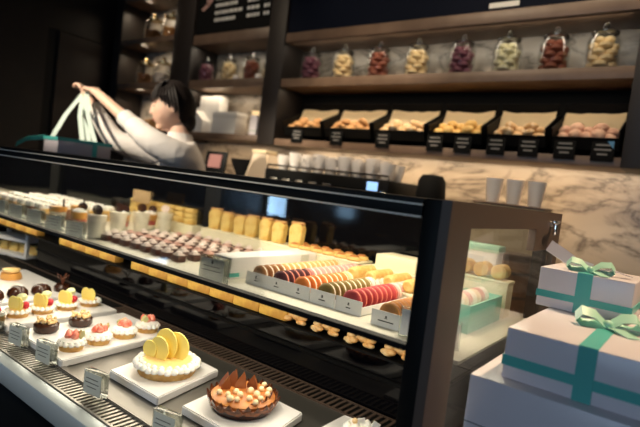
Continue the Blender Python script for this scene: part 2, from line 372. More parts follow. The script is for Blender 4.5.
# ------------------------------------------------------------------ big lemon tart
def crust_prof(r, h): return [(0, 0), (r * 0.90, 0), (r, h), (r * 0.95, h), (r * 0.93, h * 0.8), (0, h * 0.8)]
def ribs(n): return lambda k, r, z: 1 + 0.012 * ((k % 2) * 2 - 1)
t = thing('lemon_tart', 'large lemon tart with white cream beads and tall yellow discs', 'tart', (-0.807, 0.636, TZ))
b = BM(); lathe(b, crust_prof(0.060, 0.017), 64, wob=ribs(2)); obj('crust', b, M['crust'], t)
b = BM(); lathe(b, [(0.055, 0.012), (0.056, 0.022), (0.048, 0.026), (0, 0.027)], 32); obj('lemon_filling', b, M['curd'], t)
cb = BM(); lathe(cb, [(0, 0), (0.0055, 0.0), (0.0075, 0.003), (0.0065, 0.007), (0.003, 0.010), (0, 0.012)], 10)
cm = mesh('cream_dollop', cb, M['cream'])
for k in range(30):
    a = 2 * PI * k / 30
    link('cream_dollop', cm, t, (0.0595 * math.cos(a), 0.0595 * math.sin(a), 0.0145 + 0.001 * (k % 3)), (0, 0, a * 3))
for k in range(22):
    a = 2 * PI * k / 22
    link('cream_dollop', cm, t, (0.051 * math.cos(a), 0.051 * math.sin(a), 0.0205), (0, 0, a), (0.8, 0.8, 0.8))
def disc(bm, r, th, c, face, tilt=0.0):
    """upright disc facing angle `face`"""
    lathe(bm, [(0, 0), (r * 0.97, 0), (r, th * 0.3), (r, th * 0.7), (r * 0.97, th), (0, th)], 28, c, (PI / 2 + tilt, 0, face))
for (dx, dy, r, dz, fa) in [(-0.032, -0.020, 0.0185, 0.040, 0.16), (-0.010, -0.014, 0.025, 0.046, 0.14), (-0.010, 0.002, 0.031, 0.053, 0.1), (0.007, 0.014, 0.0295, 0.050, 0.3)]:
    b = BM(); disc(b, r, 0.003, (dx, dy, dz), fa); obj('lemon_disc', b, M['yolk'], t)

# ------------------------------------------------------------------ chocolate hazelnut tart
t = thing('chocolate_tart', 'round chocolate hazelnut tart crowned with chocolate shards', 'tart', (-0.598, 0.643, TZ))
b = BM(); lathe(b, [(0, 0), (0.050, 0), (0.0595, 0.014), (0.0605, 0.0155), (0.056, 0.0155), (0.05, 0.012), (0, 0.012)], 40); obj('chocolate_shell', b, M['choc'], t)
b = BM(); lathe(b, [(0.056, 0.014), (0.057, 0.024), (0.048, 0.029), (0.02, 0.030), (0, 0.030)], 32); obj('caramel_filling', b, M['caramel'], t)
pb = BM()
pts = [(-0.016, 0.003), (-0.008, 0.0), (0.008, 0), (0.014, 0.004), (0.012, 0.012), (0.006, 0.021), (0.002, 0.011), (-0.008, 0.009)]
prism(pb, pts, 0.0025, Matrix.Rotation(PI / 2, 4, 'X'))
for v in pb.verts: v.co.y += 9.0 * v.co.x ** 2
ptm = mat('milk_chocolate_petal', (0.26, 0.07, 0.018), 0.22, noise=((0.055, 0.016, 0.007), 60, 0.42, 0.58))
pm = mesh('chocolate_petal', pb, ptm)
for k in range(24):
    a = 2 * PI * k / 24
    link('chocolate_petal', pm, t, (0.0585 * math.cos(a), 0.0585 * math.sin(a), 0.0115 + 0.002 * (k % 2)), (0.15 + 0.1 * (k % 3), 0.1, a + PI / 2), (1.1, 1, 0.85))
for k in range(9):
    a = 2 * PI * k / 16 - 0.4
    link('chocolate_petal', pm, t, (0.048 * math.cos(a), 0.048 * math.sin(a), 0.0225), (0.25, 0.0, a + PI / 2), (0.7, 0.8, 0.75))
nb = BM(); ball(nb, (0, 0, 0.004), (0.0052, 0.0052, 0.0048), u=12, v=8); nm = mesh('hazelnut', nb, mat('blanched_hazelnut', (0.86, 0.68, 0.40), 0.45))
nuts = [(0.012, -0.02), (0.03, -0.018), (-0.005, -0.035), (0.022, -0.036), (0.04, 0.0), (0.026, 0.004), (0.01, 0.008), (0.036, 0.02), (0.018, 0.026), (0.0, 0.03), (0.028, 0.037), (0.008, 0.044), (-0.020, -0.038), (-0.004, -0.014), (0.046, -0.016), (0.010, -0.042)]
for (x, y) in nuts: link('hazelnut', nm, t, (x, y, 0.0295), (random.random(), random.random(), 0), (random.uniform(0.95, 1.25),) * 3)
sb = BM(); prism(sb, [(-0.010, 0), (0.010, 0), (0.0105, 0.010), (0.006, 0.024), (0.001, 0.034), (-0.005, 0.022), (-0.0105, 0.010)], 0.003, Matrix.Rotation(PI / 2, 4, 'X'))
for v in sb.verts: v.co.y += 14.0 * v.co.x ** 2
smm = mesh('chocolate_shard', sb, mat('shiny_milk_shard', (0.28, 0.095, 0.035), 0.22))
for (x, y, rz, tx, s_) in [(-0.030, -0.004, 0.3, -0.2, 1.0), (-0.036, -0.016, 0.6, -0.3, 0.85), (-0.026, -0.020, 0.9, 0.05, 0.8), (-0.012, 0.002, 0.7, -0.2, 0.95), (0.0, 0.020, 0.4, 0.25, 0.95), (-0.022, 0.012, 0.2, 0.15, 0.7), (-0.042, 0.004, 0.3, -0.25, 0.7)]:
    link('chocolate_shard', smm, t, (x, y, 0.028), (tx, 0.12, rz), (s_, s_, s_))

# ------------------------------------------------------------------ small tarts
scb = BM(); lathe(scb, crust_prof(0.0255, 0.0125), 48, wob=ribs(2)); SC = mesh('crust', scb, M['crust'])
sfb = BM(); lathe(sfb, [(0.023, 0.009), (0.023, 0.014), (0.016, 0.017), (0, 0.0175)], 24); SFIL = mesh('lemon_filling', sfb, M['curd'])
sdb = BM(); lathe(sdb, [(0, 0), (0.0045, 0), (0.006, 0.003), (0.0045, 0.0065), (0.002, 0.009), (0, 0.010)], 9); SD = mesh('cream_dollop', sdb, M['cream'])
ldb = BM(); disc(ldb, 0.0145, 0.0025, (0, 0, 0), 0.0); LD = mesh('lemon_disc', ldb, M['yolk'])
mcb = BM(); lathe(mcb, [(0, 0), (0.0095, 0), (0.0115, 0.003), (0.0105, 0.0045), (0.0115, 0.006), (0.0105, 0.010), (0.006, 0.013), (0, 0.014)], 18); MC = mesh('pistachio_macaron_topper', mcb, M['pistache'])
rbb = BM(); ball(rbb, (0, 0, 0), (0.0075, 0.0075, 0.0085)); RB = mesh('raspberry', rbb, M['rasp'])
stb = BM(); lathe(stb, [(0, 0), (0.006, 0.0), (0.0085, 0.005), (0.0055, 0.013), (0, 0.018)], 12); ST = mesh('strawberry_piece', stb, M['straw'])
lfb = BM(); prism(lfb, [(-0.003, 0), (0.003, 0), (0.006, 0.012), (0, 0.020), (-0.006, 0.012)], 0.0014, Matrix.Rotation(PI / 2, 4, 'X')); LF = mesh('leaf_chip', lfb, M['leaf'])
crb = BM(); lathe(crb, [(0.02, 0), (0.0245, 0.003), (0.0235, 0.010), (0.015, 0.015), (0, 0.017)], 26, wob=lambda k, r, z: 1 + 0.03 * math.sin(k * 1.5)); CR = mesh('whipped_cream', crb, M['cream'])
pos = ['closest to the tag row', 'second back from the tag row', 'third back from the tag row', 'at the back of its row']
def dollops(t, n, r, z, sc=1.0):
    for k in range(n):
        a = 2 * PI * k / n; link('cream_dollop', SD, t, (r * math.cos(a), r * math.sin(a), z), (0, 0, a), (sc,) * 3)
for k, (x, y) in enumerate([(-1.292, 0.553), (-1.296, 0.613), (-1.301, 0.678), (-1.308, 0.745)]):
    t = thing('small_lemon_tart', ('small yellow disc tart with pistachio macaron and raspberry, ' if k < 3 else 'small yellow disc tart without any macaron, ') + pos[k], 'tart', (x, y, TZ), group='small yellow disc tarts in a row')
    link('crust', SC, t); link('lemon_filling', SFIL, t); dollops(t, 14, 0.0245, 0.0105); 
    for (dx, dy, rz) in [(-0.009, -0.008, 0.3), (0.009, -0.002, 0.3), (0.0, -0.006, 0.25)][:2 if k == 3 else 3]:
        link('lemon_disc', LD, t, (dx, dy, 0.031), (0, 0, rz), (1, 1, 1.25))
    if k < 3:
        link('pistachio_macaron_topper', MC, t, (-0.004, 0.010, 0.040), (0.2, 0.2, 0)); link('raspberry', RB, t, (-0.018, 0.002, 0.026), (0, 0, 0), (1.15,) * 3); link('raspberry', RB, t, (0.008, 0.014, 0.027), (0, 0, 0), (1.1,) * 3)
for k, (x, y) in enumerate([(-1.017, 0.548), (-1.024, 0.612), (-1.032, 0.680), (-1.040, 0.748)]):
    t = thing('strawberry_tart', 'small tart of white cream topped with strawberry pieces, ' + pos[k], 'tart', (x, y, TZ), (0, 0, k * 1.3), group='strawberry tarts in a row')
    link('crust', SC, t); link('whipped_cream', CR, t, (0, 0, 0.011)); dollops(t, 13, 0.0245, 0.0115)
    for q in range(4): link('strawberry_piece', ST, t, (0.009 * math.cos(q * 1.6), 0.009 * math.sin(q * 1.6), 0.0245), (0.35 * math.sin(q * 3), 0.3 * math.cos(q * 2), q))
    link('leaf_chip', LF, t, (0.004, 0.014, 0.024), (0.3, 0.2, 0.8 - k * 1.3)); link('leaf_chip', LF, t, (0.013, 0.009, 0.024), (-0.2, 0.4, 0.6 - k * 1.3))
ncb = BM(); lathe(ncb, [(0, 0), (0.022, 0), (0.0265, 0.006), (0.0265, 0.018), (0.021, 0.022), (0, 0.023)], 30); NC = mesh('chocolate_shell', ncb, M['choc'])
nnb = BM()
for q in range(38):
    a = random.random() * 7; r = 0.022 * math.sqrt(random.random())
    box(nnb, (r * math.cos(a), r * math.sin(a), 0.024 + random.random() * 0.006), (0.007, 0.006, 0.005), 0.001, (random.random() * 3, random.random() * 3, 0), 1)
NN = mesh('chopped_nuts', nnb, M['nut'])
for (x, y, w) in [(-1.149, 0.556, 'closest to the tag row'), (-1.156, 0.640, 'behind the other nut tart')]:
    t = thing('nut_tart', 'small dark chocolate tart heaped with chopped nuts, ' + w, 'tart', (x, y, TZ), group='chocolate nut tarts')
    link('chocolate_shell', NC, t); o = link('chopped_nuts', NN, t); o['kind'] = 'stuff'
dmb = BM(); lathe(dmb, [(0, 0), (0.024, 0), (0.027, 0.006), (0.024, 0.018), (0.014, 0.027), (0, 0.030)], 28); DM = mesh('glazed_dome', dmb, M['choc'])
dlb = BM(); strip(dlb, [(-0.022, 0, 0.022), (-0.012, 0, 0.0295), (0, 0, 0.0315), (0.012, 0, 0.0295)], 0.004, (0, 1, 0)); DL = mesh('white_drizzle', dlb, M['cream'])
for (x, y, w) in [(-1.462, 0.56, 'nearest the left picture edge'), (-1.47, 0.625, 'second of its row'), (-1.475, 0.69, 'beside the wire decoration')]:
    inst('chocolate_dome', [('glazed_dome', DM), ('white_drizzle', DL)], 'dark glossy chocolate dome cake with a white stripe, ' + w, 'cake', (x, y, TZ), (0, 0, 0.8), 'dark glossy dome cakes')
t = thing('wire_dessert', 'small dessert with curled sugar wires behind the dark domes', 'cake', (-1.485, 0.755, TZ))
b = BM(); lathe(b, [(0, 0), (0.022, 0), (0.024, 0.012), (0.018, 0.02), (0, 0.021)], 22); obj('cake_body', b, M['choc'], t)
for q in range(4):
    b = BM(); tube(b, [(0, 0, 0.019), (0.008 * math.cos(q * 1.6), 0.008 * math.sin(q * 1.6), 0.04), (0.018 * math.cos(q * 1.6 + .6), 0.018 * math.sin(q * 1.6 + .6), 0.05), (0.012 * math.cos(q * 1.6 + 1.2), 0.012 * math.sin(q * 1.6 + 1.2), 0.035)], 0.001, 6); obj('sugar_wire', b, M['milk'], t)
t = thing('orange_cake', 'round orange dome cake with pale disc at far left edge', 'cake', (-1.68, 0.69, TZ))
b = BM(); lathe(b, [(0, 0), (0.028, 0), (0.031, 0.008), (0.027, 0.02), (0, 0.024)], 28); obj('cake_body', b, M['orange'], t)
b = BM(); lathe(b, [(0, 0.023), (0.024, 0.024), (0.024, 0.031), (0, 0.033)], 26); obj('pale_disc', b, M['curd'], t)
t = thing('raspberry_cake', 'small cake with raspberry and cream cut by the left edge', 'cake', (-1.285, 0.487 + 0.01, TZ))
link('crust', SC, t); dollops(t, 12, 0.022, 0.0105); link('raspberry', RB, t, (0, 0.006, 0.022), (0, 0, 0), (1.3,) * 3); link('raspberry', RB, t, (-0.01, 0.0, 0.022))
# cream cake at the bottom edge
t = thing('cream_cake', 'white cream cake with chocolate chips at the bottom edge', 'cake', (-0.405, 0.735, BZ + 0.006))
b = BM(); lathe(b, [(0, 0), (0.030, 0), (0.033, 0.005), (0.030, 0.012), (0, 0.014)], 26); obj('cake_body', b, M['cookie_l'], t)
dollops(t, 11, 0.025, 0.011, 1.4); dollops(t, 6, 0.012, 0.013, 1.5)
b = BM(); prism(b, [(-0.006, 0), (0.006, 0), (0.009, 0.016), (-0.004, 0.020)], 0.002, Matrix.Rotation(PI / 2, 4, 'X')); obj('white_chip', b, M['cream'], t, (0.018, 0.006, 0.018), (0.1, 0.2, 0.7))
b = BM(); ball(b, (-0.012, -0.004, 0.028), 0.005); obj('nut', b, M['nut'], t)
b = BM(); prism(b, [(-0.006, 0), (0.006, 0), (0.006, 0.014), (-0.006, 0.012)], 0.002, Matrix.Rotation(PI / 2, 4, 'X')); obj('white_chip', b, M['cream'], t, (-0.004, 0.008, 0.020), (0.2, -0.2, 0.5))

# ------------------------------------------------------------------ acrylic price stands
def price_stand(label, loc, rz, w=0.045, h=0.032, th=0.010, lines=3, group='acrylic price stands', emblem=False, face='tagface'):
    t = thing('price_stand', label, 'price tag', loc, (0, 0, rz), group)
    b = BM(); box(b, (0, 0, h / 2), (w, th, h), 0.001, (-0.0, 0, 0)); obj('acrylic_block', b, M['acrylic'], t)
    b = BM(); box(b, (0, -th / 2 - 0.0008, h / 2), (w * 0.88, 0.0008, h * 0.86)); c = obj('price_card', b, M[face], t)
    b = BM(); zz = h * 0.62 if emblem else h * 0.70
    for k in range(lines):
        ww = w * (0.62, 0.72, 0.50, 0.6)[k % 4]; box(b, (-w * 0.02, -th / 2 - 0.0014, zz - k * h * 0.17), (ww, 0.0003, h * 0.028))
    obj('printed_lines', b, M['ink'], c)
    if emblem:
        b = BM(); box(b, (0, -th / 2 - 0.0014, h * 0.80), (h * 0.10, 0.0003, h * 0.14)); obj('emblem', b, M['ink'], c)
    return t
for (x, y, s) in [(-1.125, 0.488, 'before the nut tarts'), (-1.0, 0.489, 'in front of the first strawberry tart'), (-0.812, 0.489, 'in front of the large lemon tart'), (-0.612, 0.494, 'before the hazelnut tart, mostly cut off'), (-1.25, 0.488, 'left of the one before the nut tarts')]:
    price_stand('clear price stand on the lower deck, ' + s, (x, y, DK + 0.0045), 0.16, 0.050, 0.044, 0.014)
for k, (x, y) in enumerate([(-2.115, 0.81), (-1.975, 0.812), (-1.825, 0.812), (-1.685, 0.812), (-1.535, 0.806)]):
    price_stand('grey price stand along the upper shelf edge, ' + ['leftmost', 'second from left', 'third from left', 'fourth from left', 'right end under the tall white glass'][k], (x, y, SH), 0.25, 0.078, 0.052, 0.012, 3)
price_stand('framed grey price stand left of the white gift box', (-0.882, 0.80, SH), 0.10, 0.082, 0.058, 0.014, 2, emblem=True)
price_stand('clear acrylic frame stand beside the sixth macaron label', (-0.385, 0.835, SH), 0.3, 0.045, 0.055, 0.008, 0, face='white')
price_stand('small clear stand right of the black post', (-0.315, 0.835, SH), 0.5, 0.04, 0.05, 0.008, 0, face='white')

# ------------------------------------------------------------------ macarons
R_M = 0.0225
def macaron_parts(cs, cf):
    a = BM(); lathe(a, [(0, 0.0105), (0.010, 0.0102), (0.017, 0.0085), (0.0210, 0.0058), (0.0218, 0.0044), (R_M, 0.0036), (0.0220, 0.0020), (0, 0.0020)], 22)
    b2 = BM(); lathe(b2, [(0, 0), (0.0215, 0), (0.0218, 0.0021), (0.0215, 0.0042), (0, 0.0042)], 20)
    s = mesh('shell', a, macmat(cs)); f = mesh('filling', b2, macmat(cf))
    return s, f
MP = {}
def macaron(label, c, loc, rot, group, sc=1.0):
    if c not in MP: MP[c] = macaron_parts(*c)
    s, f = MP[c]
    t = thing('macaron', label, 'macaron', loc, rot, group, (sc,) * 3)
    link('shell', s, t); o = link('shell', s, t); o.rotation_euler = (PI, 0, 0)
    link('filling', f, t, (0, 0, -0.0021))
    return t
rows = [(-0.812, ('brown', 'creamfill'), 'brown', ('tan', 'creamfill'), 'tan orange', 4), (-0.747, ('maroon', 'jam'), 'dark maroon', ('rose', 'creamfill'), 'dusty rose', 5),
        (-0.682, ('orange', 'creamfill'), 'orange', ('peach', 'creamfill'), 'pale peach', 8), (-0.615, ('olive', 'creamfill'), 'olive green', ('ivory', 'jam'), 'ivory white', 8),
        (-0.547, ('red', 'jam'), 'red', ('pink', 'creamfill'), 'soft pink', 8), (-0.447, ('caramel', 'darkfill'), 'caramel brown', ('peach', 'darkfill'), 'peach', 5)]
ordn = ['first', 'second', 'third', 'fourth', 'fifth', 'sixth']
for i, (x, c1, n1, c2, n2, k1) in enumerate(rows):
    y0 = 0.872 if i < 5 else 0.852
    tr = thing('macaron_tray', 'white open tray with a printed front label, holding the %s macaron row from the left' % ordn[i], 'tray', (x, y0, SH), group='macaron trays')
    b = BM(); span(b, -0.031, 0.031, 0.0, 0.37, 0.0, 0.002); span(b, -0.031, -0.0295, 0, 0.37, 0, 0.018); span(b, 0.0295, 0.031, 0, 0.37, 0, 0.018); span(b, -0.031, 0.031, 0.368, 0.37, 0, 0.018); obj('tray_body', b, M['white'], tr)
    b = BM(); span(b, -0.0325, 0.0325, -0.0015, 0.0, 0.0, 0.030); lb = obj('front_label', b, M['white'], tr)
    b = BM(); box(b, (0, -0.0018, 0.020), (0.0035, 0.0004, 0.004)); box(b, (0, -0.0018, 0.0170), (0.006, 0.0004, 0.0012))
    wd = (0.012, 0.015, 0.010, 0.017, 0.011, 0.034)[i]
    box(b, (0, -0.0018, 0.011), (wd, 0.0004, 0.0022)); obj('printed_mark', b, M['ink'], lb)
    for k in range(16):
        c, nme = (c1, n1) if k < k1 else (c2, n2)
        macaron('%s macaron standing on edge in the %s tray row from the left' % (nme, ordn[i]), c,
                (x + random.uniform(-0.001, 0.001), y0 + 0.0135 + 0.0216 * k, SH + 0.0022 + R_M), (PI / 2 + random.uniform(-0.05, 0.05), random.uniform(-0.05, 0.05), 0), '%s macarons in the %s tray' % (nme, ordn[i]))
# mint box with macarons, right of the post
mb = thing('mint_box', 'open mint green box of pale macarons right of the post', 'box', (-0.370, 0.965, SH))
b = BM(); span(b, -0.042, 0.042, 0, 0.20, 0.0, 0.003); obj('box_floor', b, M['mint'], mb)
b = BM(); span(b, -0.042, -0.039, 0, 0.2, 0.003, 0.056); span(b, 0.039, 0.042, 0, 0.2, 0.003, 0.056); span(b, -0.039, 0.039, 0, 0.003, 0.003, 0.056); span(b, -0.039, 0.039, 0.197, 0.2, 0.003, 0.056); obj('box_walls', b, M['mint'], mb)
b = BM(); span(b, -0.038, 0.038, 0.004, 0.196, 0.004, 0.030); obj('inner_riser', b, M['white'], mb)
for k in range(7): macaron('pale macaron lying tilted inside the open mint box', (('ivory', 'pale', 'rose')[k % 3], 'creamfill'), (-0.370, 0.985 + k * 0.025, SH + 0.030 + 0.020), (PI / 2 - 0.5, 0, 0), 'macarons in the mint box', 0.92)
ml = thing('mint_box', 'closed pale mint box at the back beside the end glass', 'box', (-0.43, 1.265, SH))
b = BM(); span(b, -0.055, 0.055, -0.025, 0.025, 0.0, 0.14, 0.002); obj('box_body', b, M['white'], ml)
b = BM(); span(b, -0.058, 0.058, -0.028, 0.028, 0.14, 0.158, 0.002); obj('box_lid', b, M['mint_bow'], ml)

# white gift box on shelf, with teal end band
def gift_box(label, loc, sx, sy, sz, band='teal', rz=0, name='gift_box', pm='giftwhite', cat='gift box', group=None):
    t = thing(name, label, cat, loc, (0, 0, rz), group)
    b = BM(); span(b, -sx / 2, sx / 2, 0, sy, 0, sz, 0.0015); obj('box_body', b, M[pm], t); return t
g = gift_box('long white gift box with teal band on the upper shelf', (-0.912, 0.85, SH), 0.066, 0.34, 0.054, pm='white')
b = BM(); span(b, -0.0335, 0.0335, -0.0008, 0.03, 0.006, 0.016); obj('teal_band', b, M['teal'], g)
b = BM(); box(b, (0.0335, 0.285, 0.028), (0.001, 0.035, 0.046)); obj('grey_label', b, M['tagface'], g)
gift_box('cream box standing on the cream riser at the rear', (-0.62, 1.19, SH + 0.0525), 0.12, 0.09, 0.036, pm='cream_riser', name='white_box', cat='box')

# ------------------------------------------------------------------ chocolate squares on the shelf
bb = BM(); box(bb, (0, 0, 0.0095), (0.031, 0.029, 0.019), 0.004); PB = mesh('chocolate_base', bb, mat('petit_four_base', (0.075, 0.022, 0.013), 0.3))
tb = BM(); box(tb, (0, 0, 0.0205), (0.025, 0.023, 0.005), 0.002); lathe(tb, [(0.009, 0.022), (0.009, 0.027), (0.004, 0.030), (0, 0.030)], 12)
PTW = mesh('cream_topping', tb, mat('petit_four_cream_top', (0.84, 0.72, 0.66), 0.3))
tb = BM(); box(tb, (0, 0, 0.0205), (0.026, 0.024, 0.005), 0.002); box(tb, (0, 0, 0.025), (0.014, 0.012, 0.006), 0.002)
PTP = mesh('pink_topping', tb, mat('petit_four_pink_top', (0.66, 0.40, 0.34), 0.3))
for r in range(8):
    y = 0.872 + r * 0.053
    for k in range(9 if r < 5 else 8):
        x = -1.105 - 0.051 * k + random.uniform(-0.003, 0.003)
        pink = r % 3 == 2
        inst('petit_four', [('chocolate_base', PB), ('pink_topping' if pink else 'cream_topping', PTP if pink else PTW)],
             'small chocolate square with pink top on the upper shelf' if pink else 'small chocolate square with cream top on the upper shelf', 'petit four', (x, y, SH), (0, 0, random.uniform(-0.15, 0.15)), 'pink topped petits fours' if pink else 'cream topped petits fours')

# ------------------------------------------------------------------ glasses of dessert
def glass_parts(h, r0, r1):
    g = BM(); lathe(g, [(0, 0), (r0, 0), (r1, h), (r1 - 0.0015, h), (r0 - 0.001, 0.004), (0, 0.004)], 24)
    return mesh('glass_cup', g, M['glass_jar'])
def fill(z0, z1, ra, rb, m, name):
    b = BM(); lathe(b, [(0, z0), (ra, z0), (rb, z1), (0, z1 + 0.001)], 24); return mesh(name, b, m)
GL = glass_parts(0.082, 0.024, 0.031); GFILL = fill(0.005, 0.076, 0.0225, 0.0292, M['verrine'], 'milky_cream')
ds = BM(); disc(ds, 0.017, 0.003, (0, 0, 0), 0.6); DSK = mesh('chocolate_disc', ds, M['choc'])
ds = BM(); disc(ds, 0.015, 0.012, (0, 0, 0), 0.6); DSW = mesh('white_macaron_disc', ds, mat('white_sugar_disc', (0.85, 0.70, 0.66), 0.5))
WH = BM(); lathe(WH, [(0.026, 0), (0.024, 0.008), (0.012, 0.016), (0, 0.018)], 18); WHM = mesh('whipped_top', WH, M['cream'])
for (x, y, d, s) in [(-1.50, 0.852, DSK, 'at the shelf edge beside the price stand'), (-1.598, 0.985, DSK, 'second from the shelf edge with a dark disc'), (-1.62, 1.09, DSK, 'third from the shelf edge with a dark disc'), (-1.63, 1.20, DSW, 'at the back with a pink white disc')]:
    t = inst('dessert_glass', [('glass_cup', GL), ('milky_cream', GFILL), (d.name.split('.')[0], d, (0, 0, 0.092))], 'tall glass of white cream dessert, ' + s, 'dessert glass', (x, y, SH), (0, 0, 0), 'white cream glasses')
L1 = fill(0.005, 0.022, 0.0225, 0.0245, M['verrine'], 'cream_layer'); L2 = fill(0.022, 0.042, 0.0245, 0.026, M['berry'], 'berry_layer'); L3 = fill(0.042, 0.068, 0.026, 0.0285, M['orange'], 'peach_layer')
for k, (x, y, s) in enumerate([(-1.70, 0.90, 'left of the tall white glass'), (-1.665, 1.04, 'between the tall white glasses'), (-1.70, 1.18, 'at the back of the layered glasses')]):
    inst('dessert_glass', [('glass_cup', GL), ('cream_layer', L1), ('berry_layer', L2), ('peach_layer', L3), ('whipped_top', WHM, (0, 0, 0.066)), ('chocolate_disc', DSK, (0.008, 0.006, 0.09))],
         'layered dessert glass with red berry band, ' + s, 'dessert glass', (x, y, SH), (0, 0, 0), 'layered berry glasses', (1, 1, 0.9))
OT = fill(0.055, 0.075, 0.0285, 0.030, M['orange'], 'orange_top')
SP = BM(); box(SP, (0, 0, 0.018), (0.012, 0.003, 0.036), 0.001); SPM = mesh('chocolate_stick', SP, M['choc'])
for (x, y, s) in [(-1.80, 0.875, 'above the third price stand'), (-1.86, 0.98, 'behind the front orange glass')]:
    inst('dessert_glass', [('glass_cup', GL), ('milky_cream', GFILL), ('orange_top', OT, (0, 0, 0.004)), ('chocolate_stick', SPM, (0.015, 0.01, 0.075)), ('chocolate_stick', SPM, (0.008, 0.014, 0.075))], 'white dessert glass with orange top and dark sticks, ' + s, 'dessert glass', (x, y, SH), (0, 0, 0), 'orange topped glasses', (1, 1, 0.85))
# cream topped cakes at far left
CBb = BM(); box(CBb, (0, 0, 0.022), (0.045, 0.045, 0.044), 0.003); CB = mesh('sponge_body', CBb, M['pastry'])
CTb = BM(); box(CTb, (0, 0, 0.046), (0.047, 0.047, 0.006), 0.002)
for (a, c) in [(-.012, -.012), (.012, -.012), (-.012, .012), (.012, .012), (0, 0)]: ball(CTb, (a, c, 0.053), (0.012, 0.012, 0.009), u=10, v=6)
CT = mesh('cream_top', CTb, M['cream'])
CDb = BM(); box(CDb, (0, 0, 0.022), (0.045, 0.045, 0.044), 0.003); CD = mesh('chocolate_body', CDb, M['milk'])
for r in range(4):
    for k in range(7):
        dark = (k + r) % 3 == 1 and r < 2
        x = -1.95 - k * 0.075; y = 0.89 + r * 0.085
        inst('cream_cake', [('chocolate_body' if dark else 'sponge_body', CD if dark else CB), ('cream_top', CT)], 'chocolate cube cake with cream top among the golden cube cakes' if dark else 'golden cube cake with cream top at the far left of the shelf', 'cake', (x, y, SH), (0, 0, 0), 'dark cube cakes' if dark else 'golden cube cakes')

# ------------------------------------------------------------------ risers and yellow pastries at the rear of the shelf
def riser(label, x0, x1, y0=1.195, y1=1.275, z=0.052):
    t = thing('riser_tray', label, 'tray', ((x0 + x1) / 2, (y0 + y1) / 2, SH), group='cream riser trays')
    w = (x1 - x0) / 2; h = (y1 - y0) / 2
    b = BM(); span(b, -w, w, -h, h, 0, z - 0.006, 0.002); obj('tray_base', b, M['cream_riser'], t)
    b = BM(); span(b, -w - 0.002, w + 0.002, -h - 0.002, h + 0.002, z - 0.006, z, 0.001); obj('tray_top', b, M['cream_riser'], t)
RZ = 0.0525
riser('long cream riser tray carrying yellow wedges and cookie rows', -1.41, -0.74)
riser('cream riser tray under the cream box at the rear', -0.71, -0.55, 1.18, 1.285)
riser('cream riser tray behind the tall white glasses', -1.98, -1.52, 1.245, 1.30, 0.04)
riser('low cream tray of golden rolls near the black post', -0.70, -0.44, 1.04 + 0.03, 1.16, 0.028)
wb = BM(); prism(wb, [(-0.021, 0), (0.021, 0), (0.026, 0.06), (0.012, 0.073), (-0.014, 0.071), (-0.026, 0.058)], 0.03, Matrix.Rotation(PI / 2, 4, 'X')); bmesh.ops.bevel(wb, geom=wb.edges[:], offset=0.003, segments=2, affect='EDGES')
WB = mesh('yellow_sponge', wb, M['pastry_y'])
wt = BM()
for q in range(5): ball(wt, (-0.018 + q * 0.009, 0, 0.072), (0.007, 0.012, 0.005), u=8, v=6)
WT = mesh('brown_crumble', wt, M['cookie'])
for k in range(7):
    inst('yellow_pastry', [('yellow_sponge', WB), ('brown_crumble', WT)], 'upright yellow sponge slice on the long cream riser beside the mullion', 'pastry', (-1.37 + k * 0.062 + random.uniform(-.006, .006), 1.228, SH + RZ), (0, 0, 0.15 + random.uniform(-.2, .2)), 'upright yellow slices', (0.92, 1, random.uniform(0.85, 1.05)))
ckb = BM(); lathe(ckb, [(0, 0), (0.020, 0), (0.022, 0.004), (0.018, 0.010), (0, 0.012)], 16); CK = mesh('golden_disc', ckb, M['pastry'])
ckt = BM(); lathe(ckt, [(0, 0.011), (0.013, 0.011), (0.010, 0.015), (0, 0.016)], 12); CKT = mesh('jam_top', ckt, M['caramel'])
for r in range(2):
    for k in range(6):
        inst('jam_cookie', [('golden_disc', CK), ('jam_top', CKT)], 'golden cookie with jam top in the %s row on the long riser' % ('front', 'rear')[r], 'cookie', (-0.985 + k * 0.044, 1.215 + r * 0.042, SH + RZ), (0, 0, 0), 'jam cookies in the %s row' % ('front', 'rear')[r])
rlb = BM(); tube(rlb, [(0, -0.05, 0.016), (0, -0.045, 0.016), (0, 0.045, 0.016), (0, 0.05, 0.016)], [0.010, 0.016, 0.016, 0.010], 14); RL = mesh('pastry_roll', rlb, M['pastry'])
for k in range(5):
    o = link('pastry_roll', RL, None, (-0.672 + k * 0.052, 1.117, SH + 0.0285)); tag(o, 'golden pastry roll in the low cream tray by the post', 'pastry', 'golden rolls in the low tray')
riser('tall cream riser tray of golden rolls by the end glass', -0.50, -0.325, 1.185, 1.232, 0.085)
for k in range(4):
    o = link('pastry_roll', RL, None, (-0.477 + k * 0.042, 1.208, SH + 0.0855), (0, 0, 0), (1.1, 0.45, 1.1)); tag(o, 'golden pastry roll on the tall cream riser by the pale mint box', 'pastry', 'golden rolls by the mint box')
slb = BM(); box(slb, (0, 0, 0.012), (0.05, 0.03, 0.024), 0.004); box(slb, (0, 0, 0.034), (0.046, 0.028, 0.018), 0.004); box(slb, (0, 0, 0.053), (0.05, 0.03, 0.016), 0.005); SL = mesh('layer_sponge', slb, M['pastry_y'])
for k in range(7):
    o = link('layer_cake', SL, None, (-1.94 + k * 0.062, 1.272, SH + 0.0405)); tag(o, 'yellow layered sponge slice behind the tall white glasses', 'cake', 'yellow layered slices')
t = thing('card_sign', 'tan card sign on a stick above the cream topped cakes', 'sign', (-1.83, 1.222, SH))
b = BM(); box(b, (0, 0, 0.118), (0.12, 0.003, 0.05), 0.001); obj('sign_card', b, mat('tan_card', (0.55, 0.38, 0.20), 0.7), t)
b = BM(); tube(b, [(0, 0.003, 0), (0, 0.003, 0.12)], 0.002, 8); obj('sign_stick', b, M['alu'], t)
